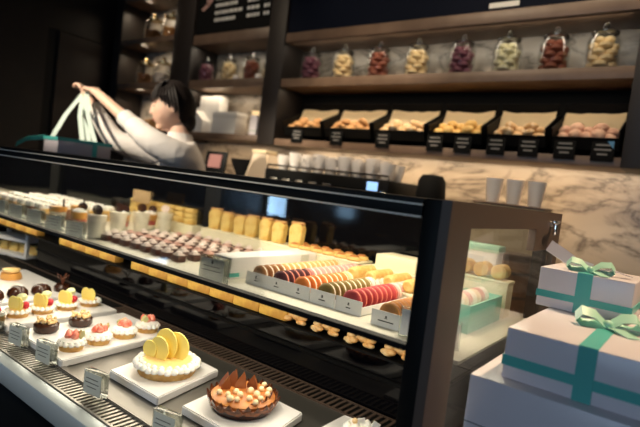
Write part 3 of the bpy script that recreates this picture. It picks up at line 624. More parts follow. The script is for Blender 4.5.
# added bars and clumps imitating the yellow reflection strip under the shelf
fg = BM(); box(fg, (0, 0, 0.0125), (0.077, 0.03, 0.025), 0.004); FG = mesh('reflection_bar', fg, M['amber_reflection'])
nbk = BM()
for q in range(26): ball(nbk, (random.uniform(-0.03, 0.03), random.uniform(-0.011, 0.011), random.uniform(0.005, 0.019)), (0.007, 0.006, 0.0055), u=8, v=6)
NBK = mesh('reflection_clump', nbk, M['gold_reflection'])
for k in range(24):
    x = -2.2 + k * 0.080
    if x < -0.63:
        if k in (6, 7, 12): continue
        o = link('reflection_bar', FG, None, (x, 0.804, 0.9125), (0, 0, 0.04)); tag(o, 'yellow bar imitating the reflected strip below the upper shelf', 'cake', 'reflection bars on the added ledge')
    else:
        o = link('reflection_clump', NBK, None, (x, 0.801, 0.9125)); o.scale = (1.35, 1.15, 1); tag(o, 'golden clump imitating the reflected strip below the macaron labels', 'cake', 'reflection clumps on the added ledge')
# white two tier rack at the far left of the deck
t = thing('display_rack', 'small white two tier rack at the left end of the lower deck', 'rack', (-2.16, 0.90, DK), (0, 0, 0.3))
b = BM()
for z in (0.0, 0.062, 0.128): span(b, -0.11, 0.11, -0.05, 0.05, z, z + 0.012, 0.001)
obj('rack_tier', b, M['white'], t)
for s in (-1, 1):
    for y in (-0.044, 0.044):
        b = BM(); span(b, s * 0.105 - 0.006, s * 0.105 + 0.006, y - 0.006, y + 0.006, 0.012, 0.128); obj('rack_post', b, M['white'], t)
for k in range(4):
    o = link('layer_cake', SL, None, (-2.22 + 0.052 * k, 0.882 + 0.016 * k, DK + 0.0125), (0, 0, 0.3), (0.8, 0.8, 0.55)); tag(o, 'yellow slice on the bottom tier of the white rack', 'cake', 'yellow slices in the white rack')

# ------------------------------------------------------------------ gift boxes at the right
cab = thing('side_counter', 'dark side counter carrying the stacked gift boxes', 'counter', (0.2, 0.95, 0))
b = BM(); span(b, -0.42, 0.6, -0.33, 0.45, 0, 0.77, 0.004); obj('cabinet_body', b, M['wood_dark'], cab)
b = BM(); span(b, -0.43, 0.62, -0.35, 0.46, 0.77, 0.80, 0.003); obj('counter_top', b, M['wood'], cab)
def gift(label, x0, x1, y0, y1, z0, z1, rz, bx=None, bw=0.03, hz=0.4, hb=0.25):
    t = thing('gift_box', label, 'gift box', ((x0 + x1) / 2, (y0 + y1) / 2, z0), (0, 0, rz), 'stacked white gift boxes')
    w, d, h = (x1 - x0) / 2, (y1 - y0) / 2, z1 - z0
    b = BM(); span(b, -w, w, -d, d, 0, h - 0.0, 0.0025); obj('box_body', b, M['giftwhite'], t)
    if bx is not None:
        b = BM(); e = 0.0012
        span(b, -w - e, w + e, -d - e, d + e, h * hz - h * hb / 2, h * hz + h * hb / 2); obj('ribbon_band', b, M['teal'], t)
        b = BM(); span(b, bx - bw / 2, bx + bw / 2, -d - 2 * e, d + 2 * e, 0.0005, h + e); obj('ribbon_cross', b, M['teal'], t)
        return t, w, d, h
    return t, w, d, h
def bow(t, c, s, rz=0.0):
    cx, cy, cz = c
    ca, sa = math.cos(rz), math.sin(rz)
    def P(u, v, z): return (cx + s * (u * ca - v * sa), cy + s * (u * sa + v * ca), cz + s * z)
    for sg in (-1, 1):
        b = BM(); strip(b, [P(0, 0, 0.1), P(sg * 0.5, 0.02, 0.55), P(sg * 1.0, 0.05, 0.62), P(sg * 1.22, 0.05, 0.32), P(sg * 0.95, 0.0, 0.08), P(sg * 0.45, 0.0, 0.12), P(0, 0, 0.12)], s * 0.62, (-sa, ca, 0.5)); obj('bow_loop', b, M['mint_bow'], t)
    b = BM(); ball(b, P(0, 0, 0.2), (s * 0.2, s * 0.24, s * 0.2)); obj('bow_knot', b, M['mint_bow'], t)
    b = BM(); strip(b, [P(0, 0, 0.1), P(0.3, -0.6, 0.16), P(0.75, -1.15, 0.04)], s * 0.42, (ca, sa, 0.1)); obj('bow_tail', b, M['mint_bow'], t)
    return P
t, w, d, h = gift('bottom white gift box of the stack, widest, plain sided', -0.222, 0.20, 0.688, 1.20, 0.8005, 0.967, 0.0)
b = BM(); span(b, -w - 0.001, w + 0.001, -d - 0.001, d + 0.001, 0.100, 0.101); obj('lid_seam', b, M['ink'], t)
t, w, d, h = gift('middle white gift box of the stack with teal ribbon and bow', -0.186, 0.115, 0.712, 1.13, 0.9675, 1.038, -0.01, -0.050, 0.022, 0.36, 0.2)
P = bow(t, (-0.050, -0.06, h), 0.036, 0.3)
b = BM(); strip(b, [(-0.050, -0.06, h + 0.006), (0.02, -0.04, h + 0.005), (0.13, 0.02, h + 0.0035)], 0.014, (-0.3, 1, 0)); obj('bow_tail', b, M['ribbon_pale'], t)
t, w, d, h = gift('top white gift box, smallest of the stack with teal ribbon', -0.205, -0.062, 0.935, 1.08, 1.0385, 1.106, -0.03, 0.0, 0.023, 0.33, 0.17)
bow(t, (0.0, -0.04, h), 0.030, 0.2)
b = BM(); strip(b, [(0.0, -0.035, h + 0.006), (-0.025, -0.03, h + 0.010), (-0.050, -0.03, h + 0.024), (-0.072, -0.035, h + 0.036)], 0.022, (0.25, 0.45, 0.8)); obj('bow_tail', b, M['giftwhite'], t)
b = BM(); strip(b, [(0.0, -0.035, h + 0.006), (0.03, -0.03, h + 0.011), (0.06, -0.02, h + 0.004)], 0.016, (-0.3, 1, 0)); obj('bow_tail', b, M['giftwhite'], t)

# ------------------------------------------------------------------ back counter and shelving
bc = thing('back_counter', 'long dark back counter below the marble splashback', 'counter', (-1.6, 2.1, 0))
b = BM(); span(b, -2.3, 3.5, -0.27, 0.325, 0, 0.785, 0.003); obj('cabinet_body', b, M['wood_dark'], bc)
b = BM(); span(b, -2.3, 3.52, -0.30, 0.325, 0.785, 0.815, 0.003); obj('counter_top', b, M['wood'], bc)
BC = 0.8155
def unit(label, x0, x1, sides, shelves, ztop, zbot=1.42):
    t = thing('wall_shelf_unit', label, 'shelf unit', (x0, 2.2, 1.4))
    def q(name, m, a0, a1, y0, y1, z0, z1):
        b = BM(); span(b, a0 - x0, a1 - x0, y0 - 2.2, y1 - 2.2, z0 - 1.4, z1 - 1.4, 0.002); return obj(name, b, m, t)
    for (a0, a1) in sides: q('side_panel', M['wood_dark'], a0, a1, 2.19, 2.425, zbot - 0.02, ztop)
    for (z0, z1) in shelves: q('shelf', M['wood'], x0, x1, 2.2, 2.425, z0, z1)
    return t, q
u1, q1 = unit('narrow lit shelf unit at the far left by the door', -3.76, -3.09, [(-3.86, -3.76)], [(2.09, 2.13), (1.755, 1.797), (1.42, 1.46), (2.42, 2.45)], 2.8)
u2, q2 = unit('middle shelf unit below the menu board', -2.88, -2.17, [(-3.09, -2.88)], [(1.745, 1.798), (1.415, 1.452), (2.035, 2.10)], 2.8)
u3, q3 = unit('wide right shelf unit with jars above tilted baking bins', -2.035, -0.26, [(-2.17, -2.035), (-0.26, -0.18)], [(1.738, 1.785), (1.40, 1.438), (1.995, 2.048)], 2.8)
q3('bin_back_panel', M['black_matt'], -2.034, -0.261, 2.412, 2.426, 1.439, 1.737)
mbd = thing('menu_board', 'black menu board with white lettering high on the middle unit', 'menu board', (-2.525, 2.21, 2.105))
b = BM(); span(b, -0.35, 0.35, 0, 0.02, 0.0, 0.60); obj('board_panel', b, M['black_matt'], mbd)
b = BM()
for (x0, wds, ns) in [(-0.17, [.20, .24, .17, .22, .15, .21, .18, .23, .19], 9), (0.13, [.11, .13, .10, .12, .09, .12, .1, .11, .1], 9), (0.275, [.05] * 9, 9)]:
    for k in range(ns):
        z = 0.46 - k * 0.047; x = x0
        e = x0 + wds[k]
        while x < e:
            l = random.uniform(0.014, 0.035); box(b, (x + l / 2, -0.002, z), (l, 0.002, 0.021)); x += l + 0.008
lo = obj('white_lettering', b, M['chalk'], mbd)
b = BM(); strip(b, [(-0.30, -0.003, 0.16), (-0.25, -0.003, 0.19), (-0.20, -0.003, 0.24), (-0.17, -0.003, 0.32)], 0.03, (1, 0, -0.4)); strip(b, [(-0.25, -0.003, 0.19), (-0.26, -0.003, 0.26), (-0.24, -0.003, 0.33)], 0.02, (1, 0, 0.2)); obj('leaf_print', b, M['pinkart'], mbd)
nb_ = thing('header_board', 'dark navy header board above the right shelf unit', 'board', (-1.15, 2.21, 2.049))
b = BM(); span(b, -0.885, 0.885, 0, 0.02, 0, 0.62); obj('board_panel', b, M['navy'], nb_)
b = BM(); box(b, (0.36, -0.002, 0.012 + 0.012), (0.13, 0.003, 0.022)); obj('white_strip', b, M['chalk'], nb_)

# jars
def jar_body():
    a = BM(); lathe(a, [(0, 0), (0.052, 0), (0.057, 0.006), (0.057, 0.105), (0.050, 0.122), (0.043, 0.128), (0.043, 0.132), (0.0405, 0.132), (0.0405, 0.126), (0.054, 0.10), (0.054, 0.008), (0, 0.005)], 28)
    l = BM(); lathe(l, [(0.046, 0.132), (0.047, 0.137), (0.030, 0.147), (0.010, 0.151), (0.008, 0.156), (0.012, 0.163), (0.009, 0.171), (0, 0.173)], 24)
    return mesh('glass_body', a, M['glass_jar']), mesh('lid', l, M['glass_lid'])
JB, JL = jar_body()
lg = BM(); lathe(lg, [(0.046, 0.132), (0.047, 0.140), (0.030, 0.148), (0.010, 0.152), (0.008, 0.158), (0.012, 0.165), (0.009, 0.172), (0, 0.174)], 24); JLG = mesh('brass_lid', lg, M['gold'])
cjm = {}
def jar_cookie(c):
    if c not in cjm:
        a = BM(); lathe(a, [(0, 0), (0.017, 0), (0.0245, 0.004), (0.0245, 0.0065), (0.022, 0.0075), (0.022, 0.0095), (0.0245, 0.0105), (0.0245, 0.013), (0.017, 0.017), (0, 0.017)], 14); cjm[c] = mesh('small_cookie', a, macmat(c))
    return cjm[c]
def jar(x, c, desc, where, y=2.29, z=1.7985, sc=1.0, lid=JL, layers=5, lname='lid'):
    inst('glass_jar', [('glass_body', JB), (lname, lid)], 'glass jar of %s, %s' % (desc, where), 'jar', (x, y, z), (0, 0, 0), 'glass cookie jars', (sc,) * 3)
    for k in range(layers):
        for q in range(4):
            a = q * 2 * PI / 4 + k * 0.63
            rr, cs = (0.0285, 1.0) if k < 4 else (0.0225, 0.80)
            o = link('small_cookie', jar_cookie(c), None, (x + rr * sc * math.cos(a), y + rr * sc * math.sin(a), z + sc * (0.0075 + 0.0225 * k)), (0.16 * math.sin(a), -0.16 * math.cos(a), 0), (sc * cs, sc * cs, sc * 1.12))
            tag(o, 'cookie inside the jar of %s, %s' % (desc, where), 'cookie', 'cookies in the jar, ' + where)
JX = [-1.875, -1.65, -1.425, -1.205, -0.975, -0.765, -0.57, -0.388]
for x, c, d_, w_ in zip(JX, ['purple', 'yellow', 'redbrown', 'yellow', 'purple', 'green', 'redbrown', 'yellow'],
                        ['purple cookies', 'cream cookies', 'red brown cookies', 'cream cookies', 'purple cookies', 'pale green cookies', 'red brown cookies', 'cream cookies'],
                        ['leftmost on the right unit', 'second on the right unit', 'third on the right unit', 'fourth on the right unit', 'fifth on the right unit', 'sixth on the right unit', 'seventh on the right unit', 'rightmost on the right unit']):
    jar(x, c, d_, w_, 2.268, 1.7855, 1.10)
for x, c, d_, w_ in [(-2.80, 'purple', 'purple cookies', 'leftmost on the middle unit'), (-2.575, 'yellow', 'cream cookies', 'second on the middle unit'), (-2.365, 'redbrown', 'red brown cookies', 'third on the middle unit'), (-2.215, 'yellow', 'cream cookies', 'small one at the middle unit right end')]:
    jar(x, c, d_, w_, 2.275, 1.7985, 0.72 if x == -2.215 else 1.02)
for x, z, c, d_, w_ in [(-3.50, 2.1305, 'brown', 'brown biscuits', 'top left shelf by the wall'), (-3.28, 2.1305, 'tan', 'tan biscuits', 'top shelf of the narrow unit, right side'),
                        (-3.55, 1.7975, 'brown', 'brown biscuits', 'lower shelf of the narrow unit, left side'), (-3.33, 1.7975, 'ivory', 'white sweets', 'lower shelf of the narrow unit, middle'), (-3.18, 1.7975, 'pale', 'pale sweets', 'lower shelf of the narrow unit, right end')]:
    jar(x, c, d_, w_, 2.30, z, 1.2 if c != 'pale' else 0.9, JLG, 3, 'brass_lid')
# little white pots between the middle jars
pt = BM(); lathe(pt, [(0, 0), (0.018, 0), (0.022, 0.02), (0.016, 0.034), (0, 0.036)], 16); PT = mesh('white_pot', pt, M['porcelain'])
for x, s in ((-2.475, 'between second and third jars'), (-2.275, 'right of the third jar')):
    o = link('white_pot', PT, None, (x, 2.25, 1.7985)); tag(o, 'tiny white pot on the middle shelf, ' + s, 'pot', 'tiny white pots')
# boxes under the middle shelf
def simple(name, label, cat, bmx, m, loc, rot=(0, 0, 0), group=None):
    return tag(obj(name, bmx, m, None, loc, rot), label, cat, group)
MS = 1.4525
bt = thing('packaging_box', 'tall cream packaging box on the lower middle shelf', 'box', (-2.74, 2.32, MS))
b = BM(); span(b, -0.10, 0.10, -0.04, 0.04, 0, 0.255, 0.004); obj('box_body', b, M['white'], bt); b = BM(); span(b, -0.1005, 0.1005, -0.0405, 0.0405, 0.19, 0.1915); obj('lid_seam', b, M['lilac'], bt)
bt = thing('gable_box', 'white gable topped box at the left of the lower middle shelf', 'box', (-2.80, 2.245, MS))
b = BM(); prism(b, [(-0.09, 0), (0.09, 0), (0.09, 0.08), (0, 0.15), (-0.09, 0.08)], 0.07, Matrix.Rotation(PI / 2, 4, 'X')); obj('box_body', b, M['white'], bt); b = BM(); span(b, -0.018, 0.018, -0.004, 0.004, 0.148, 0.17); obj('carry_tab', b, M['white'], bt)
bt = thing('packaging_box', 'squat cream carton in the middle of the lower middle shelf', 'box', (-2.50, 2.26, MS))
b = BM(); span(b, -0.11, 0.11, -0.05, 0.05, 0, 0.135, 0.004); obj('box_body', b, M['white'], bt); b = BM(); span(b, -0.112, 0.112, -0.052, 0.052, 0.10, 0.138, 0.003); obj('box_lid', b, M['white'], bt)
bt = thing('packaging_box', 'slim white carton standing at the right of the lower middle shelf', 'box', (-2.235, 2.26, MS))
b = BM(); span(b, -0.03, 0.03, -0.05, 0.05, 0, 0.12, 0.002); obj('box_body', b, M['giftwhite'], bt); b = BM(); span(b, -0.0305, 0.0305, -0.0505, 0.0505, 0.02, 0.03); obj('grey_stripe', b, M['tagface'], bt)
bt = thing('packaging_box', 'cream carton leaning behind the slim white carton', 'box', (-2.33, 2.36, MS))
b = BM(); span(b, -0.06, 0.06, -0.02, 0.02, 0, 0.17, 0.003); obj('box_body', b, M['paper'], bt); b = BM(); span(b, -0.0605, 0.0605, -0.0205, 0.0205, 0.13, 0.1315); obj('lid_seam', b, M['lilac'], bt)
# brown cakes at bottom of left unit
for k in range(3):
    b = BM(); lathe(b, [(0, 0), (0.06, 0), (0.065, 0.03), (0.05, 0.06), (0.03, 0.08), (0, 0.085)], 18, wob=lambda k, r, z: 1 + 0.06 * math.sin(k * 2.1))
    simple('wrapped_loaf', 'wrapped brown loaf cake at the bottom of the narrow unit', 'cake', b, M['cookie'], (-3.60 + 0.17 * k, 2.30, 1.4605), group='wrapped loaves')

# tilted bins with cookies
bx = [(-1.965, -1.69), (-1.67, -1.375), (-1.355, -1.075), (-1.055, -0.80), (-0.78, -0.535), (-0.515, -0.272)]
ctypes = [('cookie', 'brown cookie'), ('cookie', 'brown crumbly cookie'), ('cookie_l', 'pale crisp'), ('pastry', 'golden bun'), ('cookie_l', 'pale almond biscuit'), ('cookie_p', 'pinkish meringue')]
BZ0 = 1.4385
TL = math.radians(24)
cookb = BM(); ball(cookb, (0, 0, 0), (0.034, 0.034, 0.017), u=14, v=8)
for v in cookb.verts: v.co *= random.uniform(0.92, 1.08)
for i, (x0, x1) in enumerate(bx):
    w = (x1 - x0) / 2; cx = (x0 + x1) / 2
    where = ['first bin from the left', 'second bin', 'third bin', 'fourth bin', 'fifth bin', 'last bin on the right'][i]
    t = thing('baking_bin', 'tilted black paper-lined bin, %s under the jars' % where, 'bin', (cx, 2.205, BZ0), group='tilted black bins')
    R_ = Matrix.Translation((0, 0, 0.022)) @ Matrix.Rotation(TL, 4, 'X')
    b = BM()
    for (a0, a1, y0, y1, z0, z1) in [(-w, w, 0, 0.215, 0, 0.004), (-w, w, 0, 0.004, 0.0, 0.052), (-w, -w + 0.005, 0, 0.215, 0, 0.085), (w - 0.005, w, 0, 0.215, 0, 0.085), (-w, w, 0.211, 0.215, 0, 0.135)]:
        span(b, a0, a1, y0, y1, z0, z1)
    bmesh.ops.transform(b, matrix=R_, verts=b.verts[:]); obj('bin_tray', b, M['black'], t)
    b = BM(); span(b, -w + 0.01, w - 0.01, 0.13, 0.20, 0.0, 0.075); obj('rear_support', b, M['black'], t)
    b = BM(); vs = []
    N = 9
    for a in range(N):
        row = []
        for c in range(N):
            u = a / (N - 1); vv = c / (N - 1)
            zz = 0.006 + 0.105 * max(0, (vv - 0.45)) ** 1.0 * 1.55 + random.uniform(-0.004, 0.004) + 0.03 * abs(u - 0.5) ** 2
            row.append(b.verts.new(R_ @ Vector((-w + 0.008 + u * (2 * w - 0.016), 0.006 + min(vv, 0.98) * 0.196, zz))))
        vs.append(row)
    for a in range(N - 1):
        for c in range(N - 1): b.faces.new((vs[a][c], vs[a + 1][c], vs[a + 1][c + 1], vs[a][c + 1]))
    ret = bmesh.ops.solidify(b, geom=b.faces[:], thickness=0.0012)
    obj('paper_liner', b, M['paper'], t)
    cm_, cl = ctypes[i]
    cb2 = cookb.copy(); me = mesh('bakery_cookie', cb2, M[cm_])
    nx = 5; 
    for k in range(nx):
        for r in range(2):
            px = -w + 0.038 + (2 * w - 0.076) * k / (nx - 1); py = 0.042 + 0.044 * r
            sc = random.uniform(0.75, 0.95)
            p = R_ @ Vector((px, py, 0.034 + 0.016 * (k % 2) + 0.012 * r))
            o = link('bakery_cookie', me, None, (cx + p.x, 2.205 + p.y, BZ0 + p.z), (TL + random.uniform(-0.5, 0.5), random.uniform(-0.6, 0.6), random.random() * 3), (sc, sc, sc * (1.5 if i in (3, 5) else 1.1)))
            tag(o, '%s heaped on paper in the %s' % (cl, where), 'cookie', 'cookies heaped in the ' + where)
# black price cards on the bin shelf edge
pcx = [-1.86, -1.585, -1.30, -1.02, -0.885, -0.735, -0.60, -0.46, -0.325]
for k, x in enumerate(pcx):
    t = thing('price_card', 'small black price card hung on the bin shelf, %s' % ['leftmost', 'second from left', 'third from left', 'fourth from left', 'middle of nine', 'sixth from left', 'seventh from left', 'second from right', 'rightmost with a blue corner'][k], 'price tag', (x, 2.192, 1.42), group='black price cards')
    b = BM(); box(b, (0, 0, 0.0415), (0.08, 0.004, 0.083), 0.001, (0.0, 0, 0)); obj('card_face', b, M['black_matt'], t)
    b = BM()
    for q in range(3): box(b, (0, -0.0025, 0.062 - q * 0.018), ((0.05, 0.058, 0.036)[q], 0.0006, 0.006))
    obj('white_lettering', b, mat('dim_lettering', (0.22, 0.21, 0.2), 0.7) if k == 0 else bpy.data.materials['dim_lettering'], t)
    if k == 8:
        b = BM(); prism(b, [(0.012, 0), (0.036, 0.0), (0.036, -0.03)], 0.001, Matrix.Translation((0, -0.0028, 0.078)) @ Matrix.Rotation(PI / 2, 4, 'X')); obj('blue_corner', b, mat('blue_print', (0.08, 0.25, 0.45), 0.5), t)

# ------------------------------------------------------------------ things on the back counter
em = thing('espresso_machine', 'black espresso machine with a small blue display', 'coffee machine', (-1.45, 2.12, BC - 0.0))
b = BM(); span(b, -0.37, 0.37, -0.20, 0.18, 0.06, 0.14, 0.006); span(b, -0.37, 0.37, -0.02, 0.18, 0.14, 0.30, 0.004); span(b, -0.37, 0.37, -0.20, 0.18, 0.30, 0.44, 0.012); obj('machine_body', b, M['black'], em)
for s in (-0.32, 0.32):
    for y in (-0.16, 0.14):
        b = BM(); lathe(b, [(0.02, 0), (0.025, 0.01), (0.02, 0.062)], 14, (s, y, 0)); obj('foot', b, M['chrome'], em)
b = BM(); box(b, (0.29, -0.203, 0.405), (0.055, 0.004, 0.04), 0.001); obj('blue_display', b, M['screen'], em)
b = BM(); tube(b, [(-0.36, -0.19, 0.44), (-0.36, -0.19, 0.457), (0.36, -0.19, 0.457), (0.36, -0.19, 0.44)], 0.005); obj('cup_rail', b, M['chrome'], em)
for x in (-0.18, 0.06):
    b = BM(); lathe(b, [(0.035, 0.30), (0.035, 0.26), (0.03, 0.24), (0, 0.24)], 16, (x, -0.12, 0)); tube(b, [(x, -0.15, 0.25), (x, -0.28, 0.245)], [0.009, 0.013], 10); obj('group_head', b, M['chrome'], em)
for k in range(5):
    b = BM(); box(b, (-0.30 + 0.085 * k, -0.2025, 0.385), (0.045, 0.004, 0.016), 0.001); obj('control_button', b, M['alu'], em)
b = BM(); ball(b, (0.355, -0.215, 0.375), 0.016); obj('steam_knob', b, M['chrome'], em)
cu = BM(); lathe(cu, [(0, 0), (0.020, 0), (0.030, 0.03), (0.033, 0.055), (0.030, 0.055), (0.026, 0.03), (0.017, 0.005), (0, 0.005)], 20); CU = mesh('cup_body', cu, M['porcelain'])
hd = BM(); tube(hd, [(0.030, 0, 0.045), (0.045, 0, 0.045), (0.048, 0, 0.03), (0.042, 0, 0.018), (0.027, 0, 0.018)], 0.004, 8); HD = mesh('cup_handle', hd, M['porcelain'])
for r in range(2):
    for k in range(9):
        inst('coffee_cup', [('cup_body', CU), ('cup_handle', HD)], 'white coffee cup on top of the espresso machine, %s row' % ('front', 'back')[r], 'cup', (-1.77 + 0.078 * k, 2.01 + 0.09 * r, BC + 0.4405), (0, 0, random.random() * 6), 'white cups on the espresso machine, %s row' % ('front', 'back')[r], (1.15, 1.15, 1.35 + 0.3 * (k % 2)))
gr = thing('coffee_grinder', 'black rounded coffee grinder right of the espresso machine', 'grinder', (-0.955, 2.08, BC))
b = BM(); lathe(b, [(0, 0), (0.07, 0), (0.07, 0.02), (0.05, 0.04), (0.05, 0.25), (0.065, 0.30), (0.066, 0.40), (0.06, 0.46), (0.045, 0.485), (0, 0.49)], 26); obj('grinder_body', b, M['black_matt'], gr)
b = BM(); box(b, (0, -0.06, 0.24), (0.03, 0.06, 0.03), 0.006); obj('spout', b, M['black'], gr)
gr = thing('coffee_grinder', 'black grinder with conical hopper behind the woman', 'grinder', (-2.11, 2.08, BC))
b = BM(); span(b, -0.06, 0.06, -0.08, 0.08, 0, 0.33, 0.01); obj('grinder_body', b, M['black'], gr)
b = BM(); lathe(b, [(0.045, 0.33), (0.05, 0.36), (0.095, 0.46), (0.097, 0.475), (0, 0.48)], 24); obj('hopper', b, M['black_matt'], gr)
t = thing('paper_bag', 'cream paper bag standing left of the espresso machine', 'bag', (-1.955, 2.05, BC))
b = BM(); prism(b, [(-0.125, 0), (0.125, 0), (0.115, 0.36), (0.06, 0.52), (-0.05, 0.525), (-0.105, 0.36)], 0.09, Matrix.Rotation(PI / 2, 4, 'X')); bmesh.ops.bevel(b, geom=b.edges[:], offset=0.01, segments=2, affect='EDGES'); obj('bag_body', b, mat('cream_paper', (0.74, 0.60, 0.44), 0.7), t)
b = BM(); span(b, -0.055, 0.055, -0.048, 0.048, 0.515, 0.535, 0.004); obj('folded_top', b, M['paper'], t)
t = thing('tablet_stand', 'dark tablet with pinkish picture near the woman shoulder', 'tablet', (-2.35, 2.05, BC), (0, 0, 0.1))
b = BM(); box(b, (0, 0, 0.44), (0.17, 0.012, 0.14), 0.004, (-0.15, 0, 0)); obj('tablet_body', b, M['black'], t)
b = BM(); box(b, (0.0, -0.010, 0.45), (0.10, 0.002, 0.08), 0, (-0.15, 0, 0)); obj('screen', b, M['pinkscreen'], t)
b = BM(); lathe(b, [(0, 0), (0.07, 0), (0.07, 0.012), (0.012, 0.02), (0.012, 0.40), (0, 0.40)], 18); obj('stand', b, M['black'], t)
tc = BM(); lathe(tc, [(0, 0), (0.028, 0), (0.040, 0.10), (0.0365, 0.10), (0.026, 0.004), (0, 0.004)], 20); TCM = mesh('paper_cup', tc, M['porcelain'])
wc = thing('cup_holder', 'pale block holder before the marble under the white paper cups', 'holder', (-0.615, 2.14, BC))
b = BM(); span(b, -0.14, 0.14, -0.06, 0.06, 0.0, 0.39, 0.005); obj('holder_body', b, M['paper'], wc); b = BM(); span(b, -0.145, 0.145, -0.065, 0.065, 0.39, 0.40, 0.002); obj('holder_top', b, M['wood'], wc)
for k in range(3):
    o = link('paper_cup', TCM, None, (-0.70 + 0.085 * k, 2.14, BC + 0.4005), (0, 0, 0), (0.9, 0.9, 1.0)); tag(o, 'white paper cup before the marble, ' + ['left of three', 'middle of three', 'right of three'][k], 'cup', 'white paper cups by the marble')
t = thing('wooden_tub', 'round brown wooden tub with pale lid seen through the end glass', 'tub', (-0.535, 1.98, BC))
b = BM(); lathe(b, [(0, 0), (0.062, 0), (0.066, 0.19), (0, 0.19)], 28); obj('tub_body', b, M['basket'], t)
b = BM(); lathe(b, [(0, 0.19), (0.069, 0.19), (0.069, 0.215), (0, 0.217)], 28); obj('tub_lid', b, M['wood'], t)
for z in (0.05, 0.14):
    b = BM(); lathe(b, [(0.0645, z), (0.0675, z), (0.0678, z + 0.012), (0.0645, z + 0.012)], 28); obj('hoop', b, M['bronze'], t)

# ------------------------------------------------------------------ the bag on the case top
bg = thing('gift_bag', 'flat mint edged carrier box on the case top held by ribbon handles', 'bag', (-2.2, 1.13, 1.2), (0, 0, -0.05))
BX, BY, BH = 0.07, 0.115, 0.060
b = BM(); span(b, -BX, BX, -BY, BY, 0.0, BH, 0.003); obj('box_body', b, M['lilac'], bg)
b = BM()
for (x0, x1, y0, y1) in [(-BX - .003, BX + .003, -BY - .003, -BY + .006), (-BX - .003, BX + .003, BY - .006, BY + .003), (-BX - .003, -BX + .006, -BY, BY), (BX - .006, BX + .003, -BY, BY)]: span(b, x0, x1, y0, y1, BH - 0.008, BH + 0.006)
span(b, BX - 0.001, BX + 0.004, 0.03, 0.05, 0, BH)
obj('mint_edge', b, M['teal'], bg)

# ------------------------------------------------------------------ the woman
wp = thing('person', 'woman in white shirt with dark tied hair, arms raised holding ribbon handles', 'person', (-1.985, 1.53, 0))
WO = Vector((-1.985, 1.53, 0))
def skin_mesh(name, verts, edges, radii, m, sub=2, root=0):
    me = bpy.data.meshes.new(name); me.from_pydata([tuple(v) for v in verts], edges, [])
    o = bpy.data.objects.new(name, me); COL.objects.link(o)
    md = o.modifiers.new('skin', 'SKIN'); md.use_smooth_shade = True
    for i, r in enumerate(radii):
        me.skin_vertices[0].data[i].radius = (r, r) if not hasattr(r, '__len__') else r
        me.skin_vertices[0].data[i].use_root = (i == root)
    o.modifiers.new('sub', 'SUBSURF').levels = sub
    dg = bpy.context.evaluated_depsgraph_get(); dg.update()
    nm = bpy.data.meshes.new_from_object(o.evaluated_get(dg)); nm.name = name
    bpy.data.objects.remove(o)
    nm.materials.clear(); nm.materials.append(m)
    nm.shade_smooth()
    return nm
fdir = Vector((-0.62, -0.78, 0)).normalized()       # she faces the shop floor, turned to her right
ldir = Vector((-fdir.y, fdir.x, 0))                  # her left
up = Vector((0, 0, 1))
def W(f, l, z): return fdir * f + ldir * l + up * z   # local to the person empty
neck = W(0.03, 0, 1.355)
LS, RS = W(0.0, 0.145, 1.245), W(0.0, -0.145, 1.245)
def A(v): return Vector(v) - WO
LE = A((-1.965, 1.33, 1.30)); LWR = A((-2.275, 1.27, 1.475)); LH = A((-2.40, 1.26, 1.535))
RE = A((-2.315, 1.37, 1.285)); RWR = A((-2.44, 1.30, 1.455)); RH = A((-2.485, 1.28, 1.525))
# skin: one continuous body (neck, torso, arms, legs), clothes over it
V = [W(0, 0, 0.86), W(0, 0, 1.0), W(0, 0, 1.15), W(-0.005, 0, 1.21), neck, W(0.045, 0, 1.42),
     LS, LE, LWR, (LWR + LH) / 2, RS, RE, RWR, (RWR + RH) / 2,
     W(0, 0.09, 0.80), W(0.01, 0.095, 0.45), W(-0.01, 0.10, 0.06), W(0, -0.09, 0.80), W(0.01, -0.095, 0.45), W(-0.01, -0.10, 0.06), W(0.10, 0.10, 0.03), W(0.10, -0.10, 0.03)]
E_ = [(0, 1), (1, 2), (2, 3), (3, 4), (4, 5), (3, 6), (6, 7), (7, 8), (8, 9), (3, 10), (10, 11), (11, 12), (12, 13), (0, 14), (14, 15), (15, 16), (0, 17), (17, 18), (18, 19), (16, 20), (19, 21)]
Rr = [0.12, 0.105, 0.10, 0.095, 0.048, 0.045, 0.045, 0.037, 0.024, 0.022, 0.05, 0.037, 0.024, 0.022, 0.085, 0.055, 0.036, 0.085, 0.055, 0.036, 0.03, 0.03]
body_v, body_e, body_r = list(V), list(E_), list(Rr)
bodym = skin_mesh('body', V, E_, Rr, M['skin'], 2, 0)
# merge the head and the hands into the same body mesh
hb = BM(); hb.from_mesh(bodym)
HC = W(0.075, 0, 1.475)
Rhead = Matrix((( fdir.x, ldir.x, 0), (fdir.y, ldir.y, 0), (0, 0, 1))).to_4x4()
Rhead = Matrix.Translation(HC) @ Rhead @ Matrix.Rotation(math.radians(10), 4, 'Y')
def hpt(f, l, z): return Rhead @ Vector((f, l, z))
h1 = bmesh.ops.create_uvsphere(hb, u_segments=32, v_segments=24, radius=1.0)['verts']
for v in h1:
    x, y, z = v.co
    fx = x * 0.092 + 0.0; ly = y * 0.070; hz = z * 0.112
    if z < 0: ly *= 1 - 0.38 * (-z) ** 1.6; fx = fx * (1 - 0.15 * (-z) ** 2) + 0.020 * (-z)
    if x > 0.3 and abs(y) < 0.55: fx *= 0.97
    if x > 0.5 and 0.0 < z < 0.28 and abs(abs(y) - 0.36) < 0.22: fx -= 0.007
    v.co = Rhead @ Vector((fx, ly, hz))
